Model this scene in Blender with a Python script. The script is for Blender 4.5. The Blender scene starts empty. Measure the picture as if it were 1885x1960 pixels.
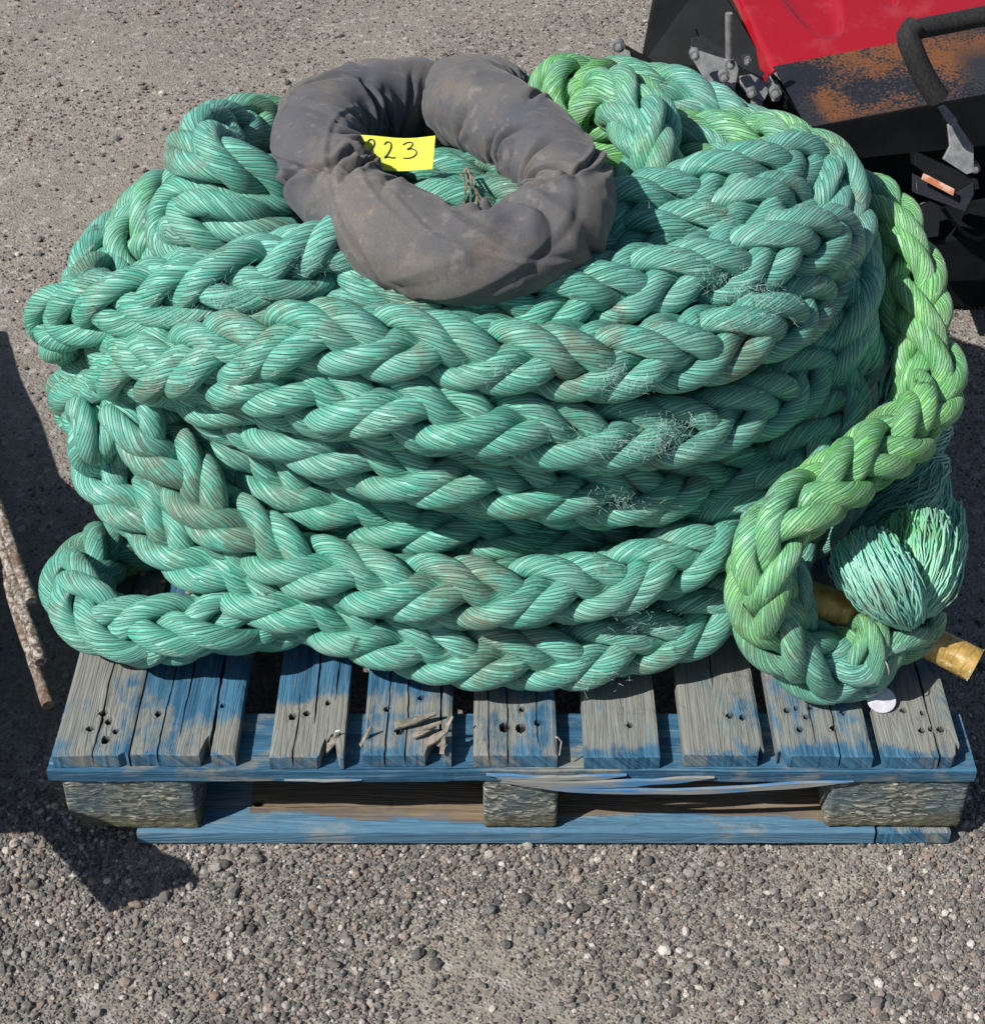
import bpy, math, random
import numpy as np
rng = np.random.default_rng(7); random.seed(7)
R = math.radians
sc = bpy.context.scene; col = sc.collection
# ------------------------------------------------------------------ camera, world, sun, exposure
CAM = np.array([0., -1.535, 1.795]); PITCH = R(38.7); FPX = 3300.; PW = 1885.
cd = bpy.data.cameras.new("camera"); cam = bpy.data.objects.new("camera", cd); col.objects.link(cam)
cam.location = CAM; cam.rotation_euler = (R(90) - PITCH, 0, 0)
cd.sensor_fit = 'HORIZONTAL'; cd.sensor_width = 36.; cd.lens = 36. * FPX / PW
cd.clip_start = .05; cd.clip_end = 500
sc.camera = cam
SUNV = np.array([-.081, -.047, .096]); SUNV /= np.linalg.norm(SUNV)
w = bpy.data.worlds.new("World"); sc.world = w; w.use_nodes = True
nt = w.node_tree; bg = nt.nodes['Background']; sky = nt.nodes.new('ShaderNodeTexSky')
sky.sky_type = 'NISHITA'; sky.sun_disc = False
sky.sun_elevation = math.asin(SUNV[2]); sky.sun_rotation = math.atan2(SUNV[0], SUNV[1])
nt.links.new(sky.outputs[0], bg.inputs[0]); bg.inputs[1].default_value = .065
sd = bpy.data.lights.new("sun", 'SUN'); sd.energy = 5.0; sd.angle = R(.5); sd.color = (1, .955, .89)
so = bpy.data.objects.new("sun", sd); col.objects.link(so)
from mathutils import Vector, Matrix
so.rotation_euler = Vector(SUNV).to_track_quat('Z', 'Y').to_euler()
sc.view_settings.view_transform = 'Standard'; sc.view_settings.look = 'None'
sc.view_settings.gamma = 1; sc.view_settings.exposure = .22

# ------------------------------------------------------------------ surveying: sight line of a photo point met with a plane of known depth or height
FW = np.array([0, math.cos(PITCH), -math.sin(PITCH)]); UP = np.array([0, math.sin(PITCH), math.cos(PITCH)])
def ray(x, y): return FW + np.array([1., 0, 0]) * (x - 942) / FPX - UP * (y - 980) / FPX
def atY(x, y, Y): r = ray(x, y); return CAM + r * (Y - CAM[1]) / r[1]
def atZ(x, y, Z): r = ray(x, y); return CAM + r * (Z - CAM[2]) / r[2]

# ------------------------------------------------------------------ object helpers
def tag(o, label=None, cat=None, group=None, kind=None):
    for k, v in (('label', label), ('category', cat), ('group', group), ('kind', kind)):
        if v: o[k] = v
    return o
def empty(name, loc, **k):
    o = bpy.data.objects.new(name, None); col.objects.link(o); o.location = loc; o.empty_display_size = .05
    return tag(o, **k)
def link(name, me, mat, parent=None):
    me.materials.append(mat)
    o = bpy.data.objects.new(name, me); col.objects.link(o)
    if parent:
        o.parent = parent; o.matrix_parent_inverse = Matrix.Translation(-wloc(parent))
    return o
def wloc(o):
    v = Vector(o.location)
    return v if not o.parent else v          # parts keep world coordinates, their own location stays zero
def mesh(name, V, F4, smooth=True, uv=None, attrs=None):
    V = np.asarray(V, dtype=np.float32); F4 = np.asarray(F4, dtype=np.int32)
    k = F4.shape[1]; me = bpy.data.meshes.new(name)
    me.vertices.add(len(V)); me.vertices.foreach_set('co', V.ravel())
    me.loops.add(F4.size); me.loops.foreach_set('vertex_index', F4.ravel())
    me.polygons.add(len(F4)); me.polygons.foreach_set('loop_start', np.arange(0, F4.size, k, dtype=np.int32))
    me.polygons.foreach_set('loop_total', np.full(len(F4), k, dtype=np.int32))
    me.polygons.foreach_set('use_smooth', np.full(len(F4), smooth))
    if uv is not None:
        l = me.uv_layers.new(name='st'); l.data.foreach_set('uv', np.asarray(uv, dtype=np.float32).ravel())
    if attrs:
        for n, a in attrs.items():
            at = me.attributes.new(n, 'FLOAT', 'POINT'); at.data.foreach_set('value', np.asarray(a, dtype=np.float32))
    me.update(calc_edges=True); me.validate()
    return me
class MB:
    """collects boxes, tubes, slabs and sheets into one mesh"""
    def __init__(s): s.v = []; s.f = []; s.n = 0
    def add(s, V, F): s.v += [tuple(p) for p in V]; s.f += [tuple(i + s.n for i in f) for f in F]; s.n += len(V)
    def box(s, lo, hi):
        x0, y0, z0 = lo; x1, y1, z1 = hi
        s.add([(x0,y0,z0),(x1,y0,z0),(x1,y1,z0),(x0,y1,z0),(x0,y0,z1),(x1,y0,z1),(x1,y1,z1),(x0,y1,z1)],
              [(0,3,2,1),(4,5,6,7),(0,1,5,4),(1,2,6,5),(2,3,7,6),(3,0,4,7)])
    def slab(s, P, t):
        P = [np.array(p, float) for p in P]; n = len(P); t = np.array(t, float)
        s.add(P + [p + t for p in P], [tuple(range(n)), tuple(range(2*n-1, n-1, -1))] +
              [(i, i+n, (i+1) % n + n, (i+1) % n) for i in range(n)])
    def tube(s, P, r, k=10, cap=True):
        P = np.array(P, float); n = len(P); r = np.broadcast_to(r, (n,))
        T, N, B = frames(P); a = np.arange(k) / k * 2 * np.pi
        V = P[:, None] + r[:, None, None] * (np.cos(a)[None, :, None] * N[:, None] + np.sin(a)[None, :, None] * B[:, None])
        F = [(i*k+j, i*k+(j+1) % k, (i+1)*k+(j+1) % k, (i+1)*k+j) for i in range(n-1) for j in range(k)]
        if cap: F += [tuple(range(k-1, -1, -1)), tuple((n-1)*k+j for j in range(k))]
        s.add(V.reshape(-1, 3), F)
    def build(s, name, mat, parent=None, smooth=False, bev=0):
        me = bpy.data.meshes.new(name); me.from_pydata([list(map(float, p)) for p in s.v], [], s.f); me.update()
        if smooth: me.polygons.foreach_set('use_smooth', [True] * len(me.polygons))
        o = link(name, me, mat, parent)
        if bev:
            m = o.modifiers.new('bevel', 'BEVEL'); m.width = bev; m.segments = 2; m.limit_method = 'ANGLE'; m.angle_limit = R(40)
        if smooth:
            m = o.modifiers.new('n', 'EDGE_SPLIT'); m.split_angle = R(40)
        return o
def frames(P, ref=None):
    T = np.gradient(P, axis=0); T /= np.linalg.norm(T, axis=1)[:, None] + 1e-12
    n = len(P); N = np.zeros_like(P)
    m = n // 2 if ref is not None else 0
    r = np.array([.3, .2, .93]) if ref is None else np.asarray(ref, float)
    v = r - T[m] * (r @ T[m]); N[m] = v / np.linalg.norm(v)
    for rngi in (range(m + 1, n), range(m - 1, -1, -1)):
        p = m
        for i in rngi:
            v = N[p] - T[i] * (N[p] @ T[i]); N[i] = v / (np.linalg.norm(v) + 1e-12); p = i
    return T, N, np.cross(T, N)
def spline(P, step, smooth=0.):
    P = np.array(P, float); k = P.shape[1]
    Q = np.vstack([2*P[0]-P[1], P, 2*P[-1]-P[-2]]); out = []
    for i in range(1, len(Q) - 2):
        t = np.linspace(0, 1, 24, endpoint=False)[:, None]; a, b, c, d = Q[i-1], Q[i], Q[i+1], Q[i+2]
        out.append(.5*((2*b) + (c-a)*t + (2*a-5*b+4*c-d)*t**2 + (3*b-a-3*c+d)*t**3))
    out = np.vstack(out + [Q[-2][None]])
    def resamp(o, st):
        L = np.r_[0, np.cumsum(np.linalg.norm(np.diff(o[:, :3], axis=0), axis=1))]
        s = np.arange(0, L[-1], st); return np.stack([np.interp(s, L, o[:, j]) for j in range(o.shape[1])], 1)
    o = resamp(out, step)
    if smooth > 0:
        h = max(1, int(smooth / step)); ker = np.hanning(2*h + 3)[1:-1]; ker /= ker.sum()
        pad = np.vstack([np.repeat(o[:1], h, 0), o, np.repeat(o[-1:], h, 0)])
        o = np.stack([np.convolve(pad[:, j], ker, 'valid') for j in range(o.shape[1])], 1)
        o = resamp(o, step)
    return o
def wob(s, seed, wl):
    g = np.random.default_rng(seed); x = s / wl; n = int(np.ceil(x.max())) + 3
    v = g.uniform(-1, 1, n); i = np.floor(x).astype(int); f = x - i; f = f*f*(3-2*f)
    return v[i]*(1-f) + v[i+1]*f
def noise3(P, seed, scale, oct=3):
    P = np.asarray(P) * scale; out = np.zeros(len(P)); amp = 1.
    for o in range(oct):
        g = np.random.default_rng(seed + o); T = g.uniform(-1, 1, (32, 32, 32))
        i = np.floor(P).astype(int); f = P - i; f = f*f*(3-2*f); v = 0
        for dx in (0, 1):
            for dy in (0, 1):
                for dz in (0, 1):
                    wgt = (f[:, 0] if dx else 1-f[:, 0]) * (f[:, 1] if dy else 1-f[:, 1]) * (f[:, 2] if dz else 1-f[:, 2])
                    v = v + wgt * T[(i[:, 0]+dx) % 32, (i[:, 1]+dy) % 32, (i[:, 2]+dz) % 32]
        out += amp * v; amp *= .5; P = P * 2.03
    return out

# ------------------------------------------------------------------ materials
class M:
    def __init__(s, name, rough=.6, spec=.4, metal=0.):
        s.m = bpy.data.materials.new(name); s.m.use_nodes = True; s.nt = s.m.node_tree; s.b = s.nt.nodes['Principled BSDF']
        s.b.inputs['Roughness'].default_value = rough; s.b.inputs['Specular IOR Level'].default_value = spec
        s.b.inputs['Metallic'].default_value = metal
        s.tc = s.nt.nodes.new('ShaderNodeTexCoord'); s.obj = s.tc.outputs['Object']
    def N(s, t, **k):
        n = s.nt.nodes.new(t)
        for a, b in k.items(): setattr(n, a, b)
        return n
    def L(s, a, b): s.nt.links.new(a, b)
    def put(s, sock, v):
        if isinstance(v, bpy.types.NodeSocket): s.L(v, sock)
        elif isinstance(v, tuple) and len(v) == 3 and sock.type == 'RGBA': sock.default_value = (*v, 1)
        else: sock.default_value = v
    def math(s, op, a, b=0., c=0., clamp=False):
        n = s.N('ShaderNodeMath', operation=op, use_clamp=clamp)
        for i, v in enumerate((a, b, c)): s.put(n.inputs[i], v)
        return n.outputs[0]
    def mix(s, f, a, b, mode='MIX'):
        n = s.N('ShaderNodeMix', data_type='RGBA', blend_type=mode)
        s.put(n.inputs[0], f); s.put(n.inputs[6], a); s.put(n.inputs[7], b); return n.outputs[2]
    def map(s, v, scale=(1,1,1), loc=(0,0,0), rot=(0,0,0)):
        n = s.N('ShaderNodeMapping'); s.put(n.inputs[0], v); n.inputs[1].default_value = loc; n.inputs[2].default_value = rot; n.inputs[3].default_value = scale
        return n.outputs[0]
    def noise(s, v, scale, det=3, rough=.55, dist=0.):
        n = s.N('ShaderNodeTexNoise'); s.put(n.inputs['Vector'], v); n.inputs['Scale'].default_value = scale
        n.inputs['Detail'].default_value = det; n.inputs['Roughness'].default_value = rough; n.inputs['Distortion'].default_value = dist
        return n.outputs[0]
    def vor(s, v, scale, feature='F1', out='Distance', rnd=1.):
        n = s.N('ShaderNodeTexVoronoi', feature=feature); s.put(n.inputs['Vector'], v); n.inputs['Scale'].default_value = scale
        n.inputs['Randomness'].default_value = rnd
        return n.outputs[out]
    def step(s, v, lo, hi, a=0., b=1.):
        n = s.N('ShaderNodeMapRange', interpolation_type='SMOOTHSTEP'); s.put(n.inputs[0], v)
        for i, x in zip((1,2,3,4), (lo, hi, a, b)): n.inputs[i].default_value = x
        return n.outputs[0]
    def attr(s, name, out='Fac'): n = s.N('ShaderNodeAttribute', attribute_name=name); return n.outputs[out]
    def bump(s, h, dist, strength=1., prev=None):
        n = s.N('ShaderNodeBump'); n.inputs['Distance'].default_value = dist; n.inputs['Strength'].default_value = strength
        s.L(h, n.inputs['Height'])
        if prev: s.L(prev, n.inputs['Normal'])
        return n.outputs[0]
    def out(s, color=None, rough=None, normal=None):
        if color is not None: s.put(s.b.inputs['Base Color'], color)
        if rough is not None: s.put(s.b.inputs['Roughness'], rough)
        if normal is not None: s.L(normal, s.b.inputs['Normal'])
        return s.m

def rope_mat(name='rope_fibre', loose=False):
    m = M(name, .38, .7)
    uv = m.N('ShaderNodeUVMap', uv_map='st').outputs[0]
    sep = m.N('ShaderNodeSeparateXYZ'); m.L(uv, sep.inputs[0])
    ph, v = sep.outputs[0], sep.outputs[1]
    cmb = m.N('ShaderNodeCombineXYZ'); m.L(ph, cmb.inputs[0]); m.L(m.math('MULTIPLY', v, 14.), cmb.inputs[1])
    jit = m.noise(cmb.outputs[0], .45, 2)
    p2 = m.math('ADD', ph, m.math('MULTIPLY', m.math('SUBTRACT', jit, .5), 2.4))
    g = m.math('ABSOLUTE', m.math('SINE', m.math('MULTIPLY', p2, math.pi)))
    gp = m.math('POWER', g, .55)
    fine = m.math('ABSOLUTE', m.math('SINE', m.math('MULTIPLY', p2, math.pi * 5.)))
    # long fibre streaks along each yarn
    cm2 = m.N('ShaderNodeCombineXYZ'); m.L(m.math('MULTIPLY', p2, 2.2), cm2.inputs[0]); m.L(m.math('MULTIPLY', v, 22.), cm2.inputs[1])
    streak = m.noise(cm2.outputs[0], 1., 4, .65)
    big = m.noise(m.obj, 3.2, 3, .6); mid = m.noise(m.obj, 11., 4, .65); mid2 = m.noise(m.map(m.obj, loc=(3,7,1)), 16., 4, .7)
    gr = m.attr('green')
    teal = m.mix(m.step(big, .38, .62), (.052, .42, .305), (.105, .48, .385))
    green = m.mix(m.step(mid, .35, .65), (.075, .39, .065), (.21, .60, .12))
    gm = m.math('ADD', gr, m.math('MULTIPLY', m.math('SUBTRACT', mid, .5), .9), clamp=True)
    sx = m.N('ShaderNodeSeparateXYZ'); m.L(m.obj, sx.inputs[0])
    wth = m.step(m.math('ADD', sx.outputs[0], m.math('MULTIPLY', m.math('SUBTRACT', mid, .5), .5)), .0, .5, 0., .55)
    teal = m.mix(wth, teal, (.105, .355, .305))
    c = m.mix(m.step(gm, .22, .8), teal, green)
    # worn, sun-bleached grey on the rubbed crowns
    worn = m.math('MULTIPLY', m.step(mid2, .46, .66), m.math('ADD', .25, m.math('MULTIPLY', m.attr('crown'), .75)))
    c = m.mix(m.math('MULTIPLY', worn, m.math('SUBTRACT', .72, m.math('MULTIPLY', gr, .45))), c, (.20, .385, .325))
    c = m.mix(m.step(streak, .34, .66), c, m.mix(.5, c, (.44, .75, .61)))
    st = m.noise(m.map(m.obj, loc=(9, 2, 5)), 7.5, 5, .72)
    stm = m.math('MULTIPLY', m.step(st, .52, .63), m.step(streak, .3, .6, .3, 1.))
    c = m.mix(m.math('MULTIPLY', stm, m.math('SUBTRACT', .6, m.math('MULTIPLY', gr, .4))), c, (.20, .15, .085))
    sp = m.noise(m.map(m.obj, loc=(1, 12, 4)), 15., 4, .75)
    c = m.mix(m.math('MULTIPLY', m.step(sp, .64, .72), .8), c, (.045, .040, .034))
    # cavity shade, with some grime, painted into the grooves between the yarns
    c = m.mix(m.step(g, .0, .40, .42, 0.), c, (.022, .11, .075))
    n1 = m.bump(gp, .0016, .95); n2 = m.bump(m.math('ADD', m.math('MULTIPLY', fine, .6), streak), .0009, .8, n1)
    rough = m.math('ADD', .25, m.math('MULTIPLY', streak, .26))
    rough = m.math('ADD', rough, m.math('MULTIPLY', worn, .15))
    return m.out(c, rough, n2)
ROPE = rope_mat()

# ------------------------------------------------------------------ plaited hawser
DECK = .162
rope = empty('mooring_rope', (0.03, .5, DECK), label='huge coil of thick plaited teal green hawser heaped on the blue pallet', cat='mooring rope')
FUZZ = []
def braid(path, name='coil_turn', Rr=.0525, roll=0., ref=None, seed=0, step=.006, label=None, L=.285, lob=1., cut=None):
    """path rows: x, y, z, green"""
    seed = seed or random.randrange(10**6)
    S = spline(path, step, .05); P = S[:, :3]; grn = S[:, 3]; n = len(P)
    s = np.arange(n) * step
    c = CAM - P[n // 2]
    T, N, B = frames(P, ref if ref is not None else c)
    ro = roll - math.pi/4 + .30 * wob(s, seed, .5)
    e1 = np.cos(ro)[:, None]*N + np.sin(ro)[:, None]*B; e2 = -np.sin(ro)[:, None]*N + np.cos(ro)[:, None]*B
    Ls = L * (1 + .10 * wob(s, seed + 1, .45)); phase = np.cumsum(2*np.pi*step / Ls) + (seed % 628) / 100.
    k = 14; a = np.arange(k) / k * 2*np.pi; NY = 21
    VV = []; FF = []; UV = []; G = []; CR = []; base = 0
    for h in (1, -1):
        for pr in (0, 1):
            for m_ in (0, 1):
                sd_ = seed + 17*(2*pr + m_) + (500 if h > 0 else 0)
                off = (m_ - .5) * .052 / L * 2*np.pi
                q = phase + off + .10 * wob(s, sd_, .12) + (pr * np.pi)
                q = q - h * .21 * np.sin(2 * q)                # a strand runs long and shallow over a crown, quick underneath
                th = h * (q + (0 if h > 0 else 0)) + (0 if h > 0 else 0)
                mod = np.cos(2*q)
                r = Rr * (.47 + h * .245 * mod + .03 * wob(s, sd_+3, .08))
                if h < 0: r = Rr * (.47 - .245 * mod + .03 * wob(s, sd_+3, .08))
                C = P + (r*np.cos(th))[:, None]*e1 + (r*np.sin(th))[:, None]*e2
                Tc = np.gradient(C, axis=0); ds = np.linalg.norm(Tc, axis=1); Tc /= ds[:, None]
                rad = np.cos(th)[:, None]*e1 + np.sin(th)[:, None]*e2
                u1 = rad - Tc*np.sum(rad*Tc, 1)[:, None]; u1 /= np.linalg.norm(u1, axis=1)[:, None]
                u2 = np.cross(Tc, u1)
                rs = Rr * .312 * (1 + .07 * wob(s, sd_+5, .06))
                outr = (r / Rr - .255) / .47
                lo = np.cumsum(ds)
                A = a[None, :]
                W = C[:, None] + rs[:, None, None] * (.93*np.cos(A)[..., None]*u1[:, None] + 1.06*np.sin(A)[..., None]*u2[:, None])
                VV.append(W.reshape(-1, 3))
                i = np.arange(n-1)[:, None]*k; j = np.arange(k)[None, :]; j2 = (j+1) % k
                FF.append((np.stack([i+j, i+j2, i+k+j2, i+k+j], -1).reshape(-1, 4)) + base); base += n*k
                ang = NY * (np.arange(k+1)/k); tw = h * lo / .118 * NY
                p = ang[None, :] + tw[:, None]
                q4 = np.stack([p[:-1, :-1], p[:-1, 1:], p[1:, 1:], p[1:, :-1]], -1)
                vv = np.broadcast_to(lo[:, None] + sd_ % 97, p.shape)
                v4 = np.stack([vv[:-1, :-1], vv[:-1, 1:], vv[1:, 1:], vv[1:, :-1]], -1)
                UV.append(np.stack([q4, v4], -1).reshape(-1, 2))
                G.append(np.repeat(grn, k))
                CR.append((np.clip(outr, 0, 1)[:, None] * np.clip(np.cos(A), 0, 1)).ravel())
    V = np.vstack(VV); 
    me = mesh(name, V, np.vstack(FF), True, np.vstack(UV), {'green': np.concatenate(G), 'crown': np.concatenate(CR)})
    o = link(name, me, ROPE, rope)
    if label: o['label'] = label
    return o, P

def pts(*a): return [tuple(atY(x, y, Y)) + (g,) for x, y, Y, g in a]
def wall(pix, ell, g=.0, pre=(), post=(), zback=None):
    """turn of the coil: sight lines met with the near side of an elliptic cylinder, closed round the back"""
    xc, yc, A, Bq = ell; out = []
    for x, y in pix:
        r = ray(x, y); o = CAM - np.array([xc, yc, 0])
        a = (r[0]/A)**2 + (r[1]/Bq)**2; b = 2*(o[0]*r[0]/A**2 + o[1]*r[1]/Bq**2); c = (o[0]/A)**2 + (o[1]/Bq)**2 - 1
        D = b*b - 4*a*c; t = (-b - math.sqrt(D))/(2*a) if D > 0 else -b/(2*a)
        out.append(tuple(CAM + r*t) + (g,))
    f, l = np.array(out[0]), np.array(out[-1])
    a0 = math.atan2((l[1]-yc)/Bq, (l[0]-xc)/A); a1 = math.atan2((f[1]-yc)/Bq, (f[0]-xc)/A) 
    if a1 < a0: a1 += 2*math.pi
    k = 7; tail = []
    for i in range(1, k):
        t = i/k; an = a0 + (a1-a0)*t; z = l[2]*(1-t) + f[2]*t
        if zback: z = z*(1-math.sin(math.pi*t)) + zback*math.sin(math.pi*t)
        tail.append((xc + A*math.cos(an), yc + Bq*math.sin(an), z, g))
    # start and end at the middle of the back
    hlf = k//2
    return tail[hlf:] + out + tail[:hlf+1]

E = []
# R7, bottom turn, lower front
E.append(wall([(204,800),(192,863),(222,925),(280,985),(373,1067),(491,1126),(589,1168),(690,1200),(800,1238),(945,1254),(1100,1252),(1250,1215),(1372,1165),(1450,1100),(1540,1010),(1600,920)], (-.025,.53,.57,.41), .05, zback=.22))
E.append(wall([(255,780),(298,850),(365,935),(432,1000),(522,1059),(620,1095),(720,1117),(867,1136),(985,1135),(1142,1120),(1260,1084),(1350,1040),(1440,975),(1530,880),(1590,800)], (-.03,.53,.535,.405), .02, zback=.33))
E.append(wall([(300,740),(345,790),(410,840),(510,905),(600,955),(668,978),(767,995),(867,1003),(985,1015),(1102,1035),(1220,1030),(1340,990),(1450,940),(1560,830),(1620,740)], (-.03,.53,.50,.30), .06, zback=.36))
E.append(wall([(330,700),(393,756),(510,803),(628,858),(749,893),(906,915),(1063,938),(1220,945),(1332,928),(1450,876),(1555,800),(1610,730),(1630,660)], (-.04,.53,.50,.36), .0, zback=.45))
E.append(wall([(360,690),(440,712),(540,742),(631,766),(788,786),(945,814),(1102,834),(1220,834),(1332,818),(1440,780),(1530,718),(1590,650),(1615,590)], (-.045,.53,.495,.39), .0, zback=.55))
for e in E: braid(e)
# R2 with its fold at the left
braid(pts((330,640,.60,.1),(255,655,.45,.1),(228,692,.34,.1),(290,705,.25,.1),(400,685,.21,.05),(500,662,.19,.0),(592,646,.175,.0),(700,652,.17,0),(788,661,.17,0),(985,683,.17,0),(1110,693,.18,0),(1233,684,.20,0),(1356,660,.235,0),(1459,620,.285,0),(1525,580,.37,0),(1560,525,.46,0),(1570,470,.57,0),(1560,420,.70,.1)))
# R1 / U6, under the sleeve and out to the right
braid(pts((560,480,.40,.1),(630,545,.33,.1),(710,578,.29,0),(828,582,.27,0),(985,590,.26,0),(1110,565,.27,0),(1233,540,.29,0),(1356,515,.32,0),(1470,484,.36,0),(1535,455,.40,0),(1582,460,.45,0),(1588,502,.50,0),(1560,545,.54,0)))
# T1: long fold to the left with its end turned under
braid(pts((760,430,.40,0),(700,450,.36,0),(648,468,.33,0),(589,500,.31,0),(471,528,.29,0),(353,553,.29,.1),(236,580,.31,.1),(160,590,.34,.1),(122,606,.39,.2),(125,632,.46,.3),(190,640,.52,.3),(300,630,.55,.2)))
# T2: upper left bend
braid(pts((700,430,.52,.3),(610,415,.50,.3),(540,375,.47,.2),(470,345,.45,.1),(410,330,.45,0),(388,295,.50,0),(410,265,.60,.1),(480,250,.70,.5),(560,262,.76,.7),(650,290,.80,.7)))
# T3: below it, running down to the fold
braid(pts((540,470,.42,.3),(470,440,.41,.1),(400,400,.42,.1),(365,405,.46,.1),(350,450,.45,0),(385,500,.42,0),(460,520,.42,0)), seed=51)
# T4: thin looking side loops at the left
braid(pts((390,360,.66,.3),(320,385,.62,.4),(270,430,.57,.5),(255,490,.54,.4),(290,540,.52,.2),(400,590,.52,0)), seed=11)
braid(pts((420,430,.62,.8),(330,440,.60,.8),(290,480,.58,.8),(320,560,.56,.5)), seed=12)
# U1: back rim, upper right
braid(pts((700,300,.86,.5),(850,260,.90,.5),(960,215,.93,.6),(1060,190,.94,.6),(1140,170,.93,.4),(1250,172,.90,.35),(1350,215,.87,.1),(1440,262,.83,0),(1525,318,.77,.3),(1590,375,.72,.5),(1610,450,.68,.4)))
# U3: small knuckle beside the sleeve
braid(pts((1180,210,.88,.6),(1130,160,.85,.8),(1078,158,.82,.8),(1060,200,.80,.6),(1090,250,.80,.8)), seed=33, Rr=.05)
# U2: hanging bight pointing at the viewer
braid(pts((1120,260,.82,.8),(1140,205,.78,.7),(1190,190,.74,.6),(1226,225,.68,.35),(1240,280,.63,.35),(1252,335,.60,.4),(1240,400,.58,.4)), seed=37)
# U4: green rope curling round the right shoulder
braid(pts((1020,330,.80,.9),(1130,310,.78,.9),(1220,285,.78,.9),(1300,272,.76,.7),(1400,268,.74,.6),(1490,280,.70,.5),(1560,312,.64,.5),(1590,360,.58,.3),(1590,420,.54,.1),(1560,480,.52,0)), seed=41)
braid(pts((980,400,.70,.9),(1080,370,.70,.95),(1180,365,.70,.9),(1290,345,.70,.9),(1400,320,.68,.8)), seed=42)
# U5: ridge right of the sleeve
braid(pts((1090,470,.42,0),(1150,420,.45,0),(1230,392,.48,0),(1315,370,.50,0),(1400,345,.53,0),(1475,325,.56,0),(1540,325,.62,0),(1580,370,.66,0)), seed=43)
braid(pts((1100,520,.40,0),(1200,480,.42,0),(1300,455,.44,0),(1400,425,.46,0),(1470,400,.50,0),(1530,400,.58,0)), seed=44)
# inner turns seen through the sleeve
braid(pts((640,400,.50,.3),(740,362,.54,.4),(840,350,.55,.3),(950,355,.55,.1),(1050,380,.50,0)), seed=45)
braid(pts((640,480,.40,.1),(760,430,.42,.3),(870,400,.44,.2),(980,410,.44,0),(1080,450,.40,0)), seed=46)
braid(pts((700,260,.78,.3),(820,270,.74,.3),(940,280,.72,.2),(1060,310,.70,.4)), seed=47)
# outer right side turns
braid(pts((1480,310,.80,.1),(1560,332,.70,.1),(1595,372,.62,0),(1615,440,.55,0),(1625,530,.48,0),(1612,630,.44,0),(1580,730,.41,0),(1530,820,.40,0),(1450,890,.42,0)), seed=61)
braid(pts((1600,560,.66,0),(1615,680,.60,0),(1592,790,.55,0),(1560,890,.50,0),(1480,980,.44,0),(1400,1060,.36,0),(1320,1110,.27,0),(1240,1145,.22,0)), seed=63)
braid(pts((1180,1205,.26,.1),(1290,1180,.24,.1),(1370,1120,.28,.2),(1460,1050,.36,.1),(1540,960,.46,0)), seed=64)
# eye lying on the pallet, lower left
braid(pts((700,1160,.26,0),(600,1172,.20,0),(500,1180,.17,.1),(400,1192,.155,.15),(310,1208,.15,.1),(225,1205,.165,.15),(158,1168,.20,.1),(150,1110,.27,.2),(195,1060,.35,.4),(265,1035,.40,.5),(345,1045,.43,.5),(440,1060,.46,.3)), seed=71)
# inner filling turns
for i, (z, A, Bq) in enumerate([(.22,.44,.30),(.33,.42,.28),(.44,.42,.28),(.55,.40,.26),(.23,.30,.18),(.36,.28,.17),(.47,.26,.15)]):
    an = np.linspace(0, 2*np.pi, 20) + i
    braid([(A*math.cos(t), .54 + Bq*math.sin(t), z, .2) for t in an], step=.009)
for i, (z, A, Bq) in enumerate([(.34,.49,.38),(.45,.48,.38),(.56,.44,.36),(.64,.38,.30)]):
    an = np.linspace(.15, np.pi-.15, 12)
    braid([(-.02 + A*math.cos(t), .56 + Bq*math.sin(t), z, .3) for t in an], step=.009)
# green end that hangs down the right and is knotted back on itself
braid(pts((1560,330,.76,.6),(1640,375,.70,.6),(1700,425,.63,.8),(1738,500,.57,.9),(1748,580,.51,.9),(1764,650,.46,.95),(1782,720,.41,1.),(1768,785,.355,1.),(1725,832,.30,.9),(1660,880,.24,.8),(1585,930,.185,.8),(1510,985,.14,.75),(1462,1050,.115,.5),(1452,1120,.105,.7),(1470,1190,.10,.4),(1512,1245,.10,.3),(1575,1285,.105,.25),(1640,1280,.11,.3),(1672,1240,.13,.55),(1705,1205,.155,.45),(1755,1190,.17,.5),(1765,1150,.20,.5)), 'knotted_end', seed=81, Rr=.050, label='greener plaited end hanging down the right side into a knotted loop')
braid(pts((1470,1020,.17,.6),(1492,1070,.14,.3),(1508,1130,.13,.2),(1520,1195,.14,.2),(1580,1225,.16,.1),(1625,1225,.15,.3),(1655,1195,.14,.7),(1668,1240,.10,.6),(1650,1290,.10,.3)), 'knotted_end', seed=82, Rr=.034)

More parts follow.
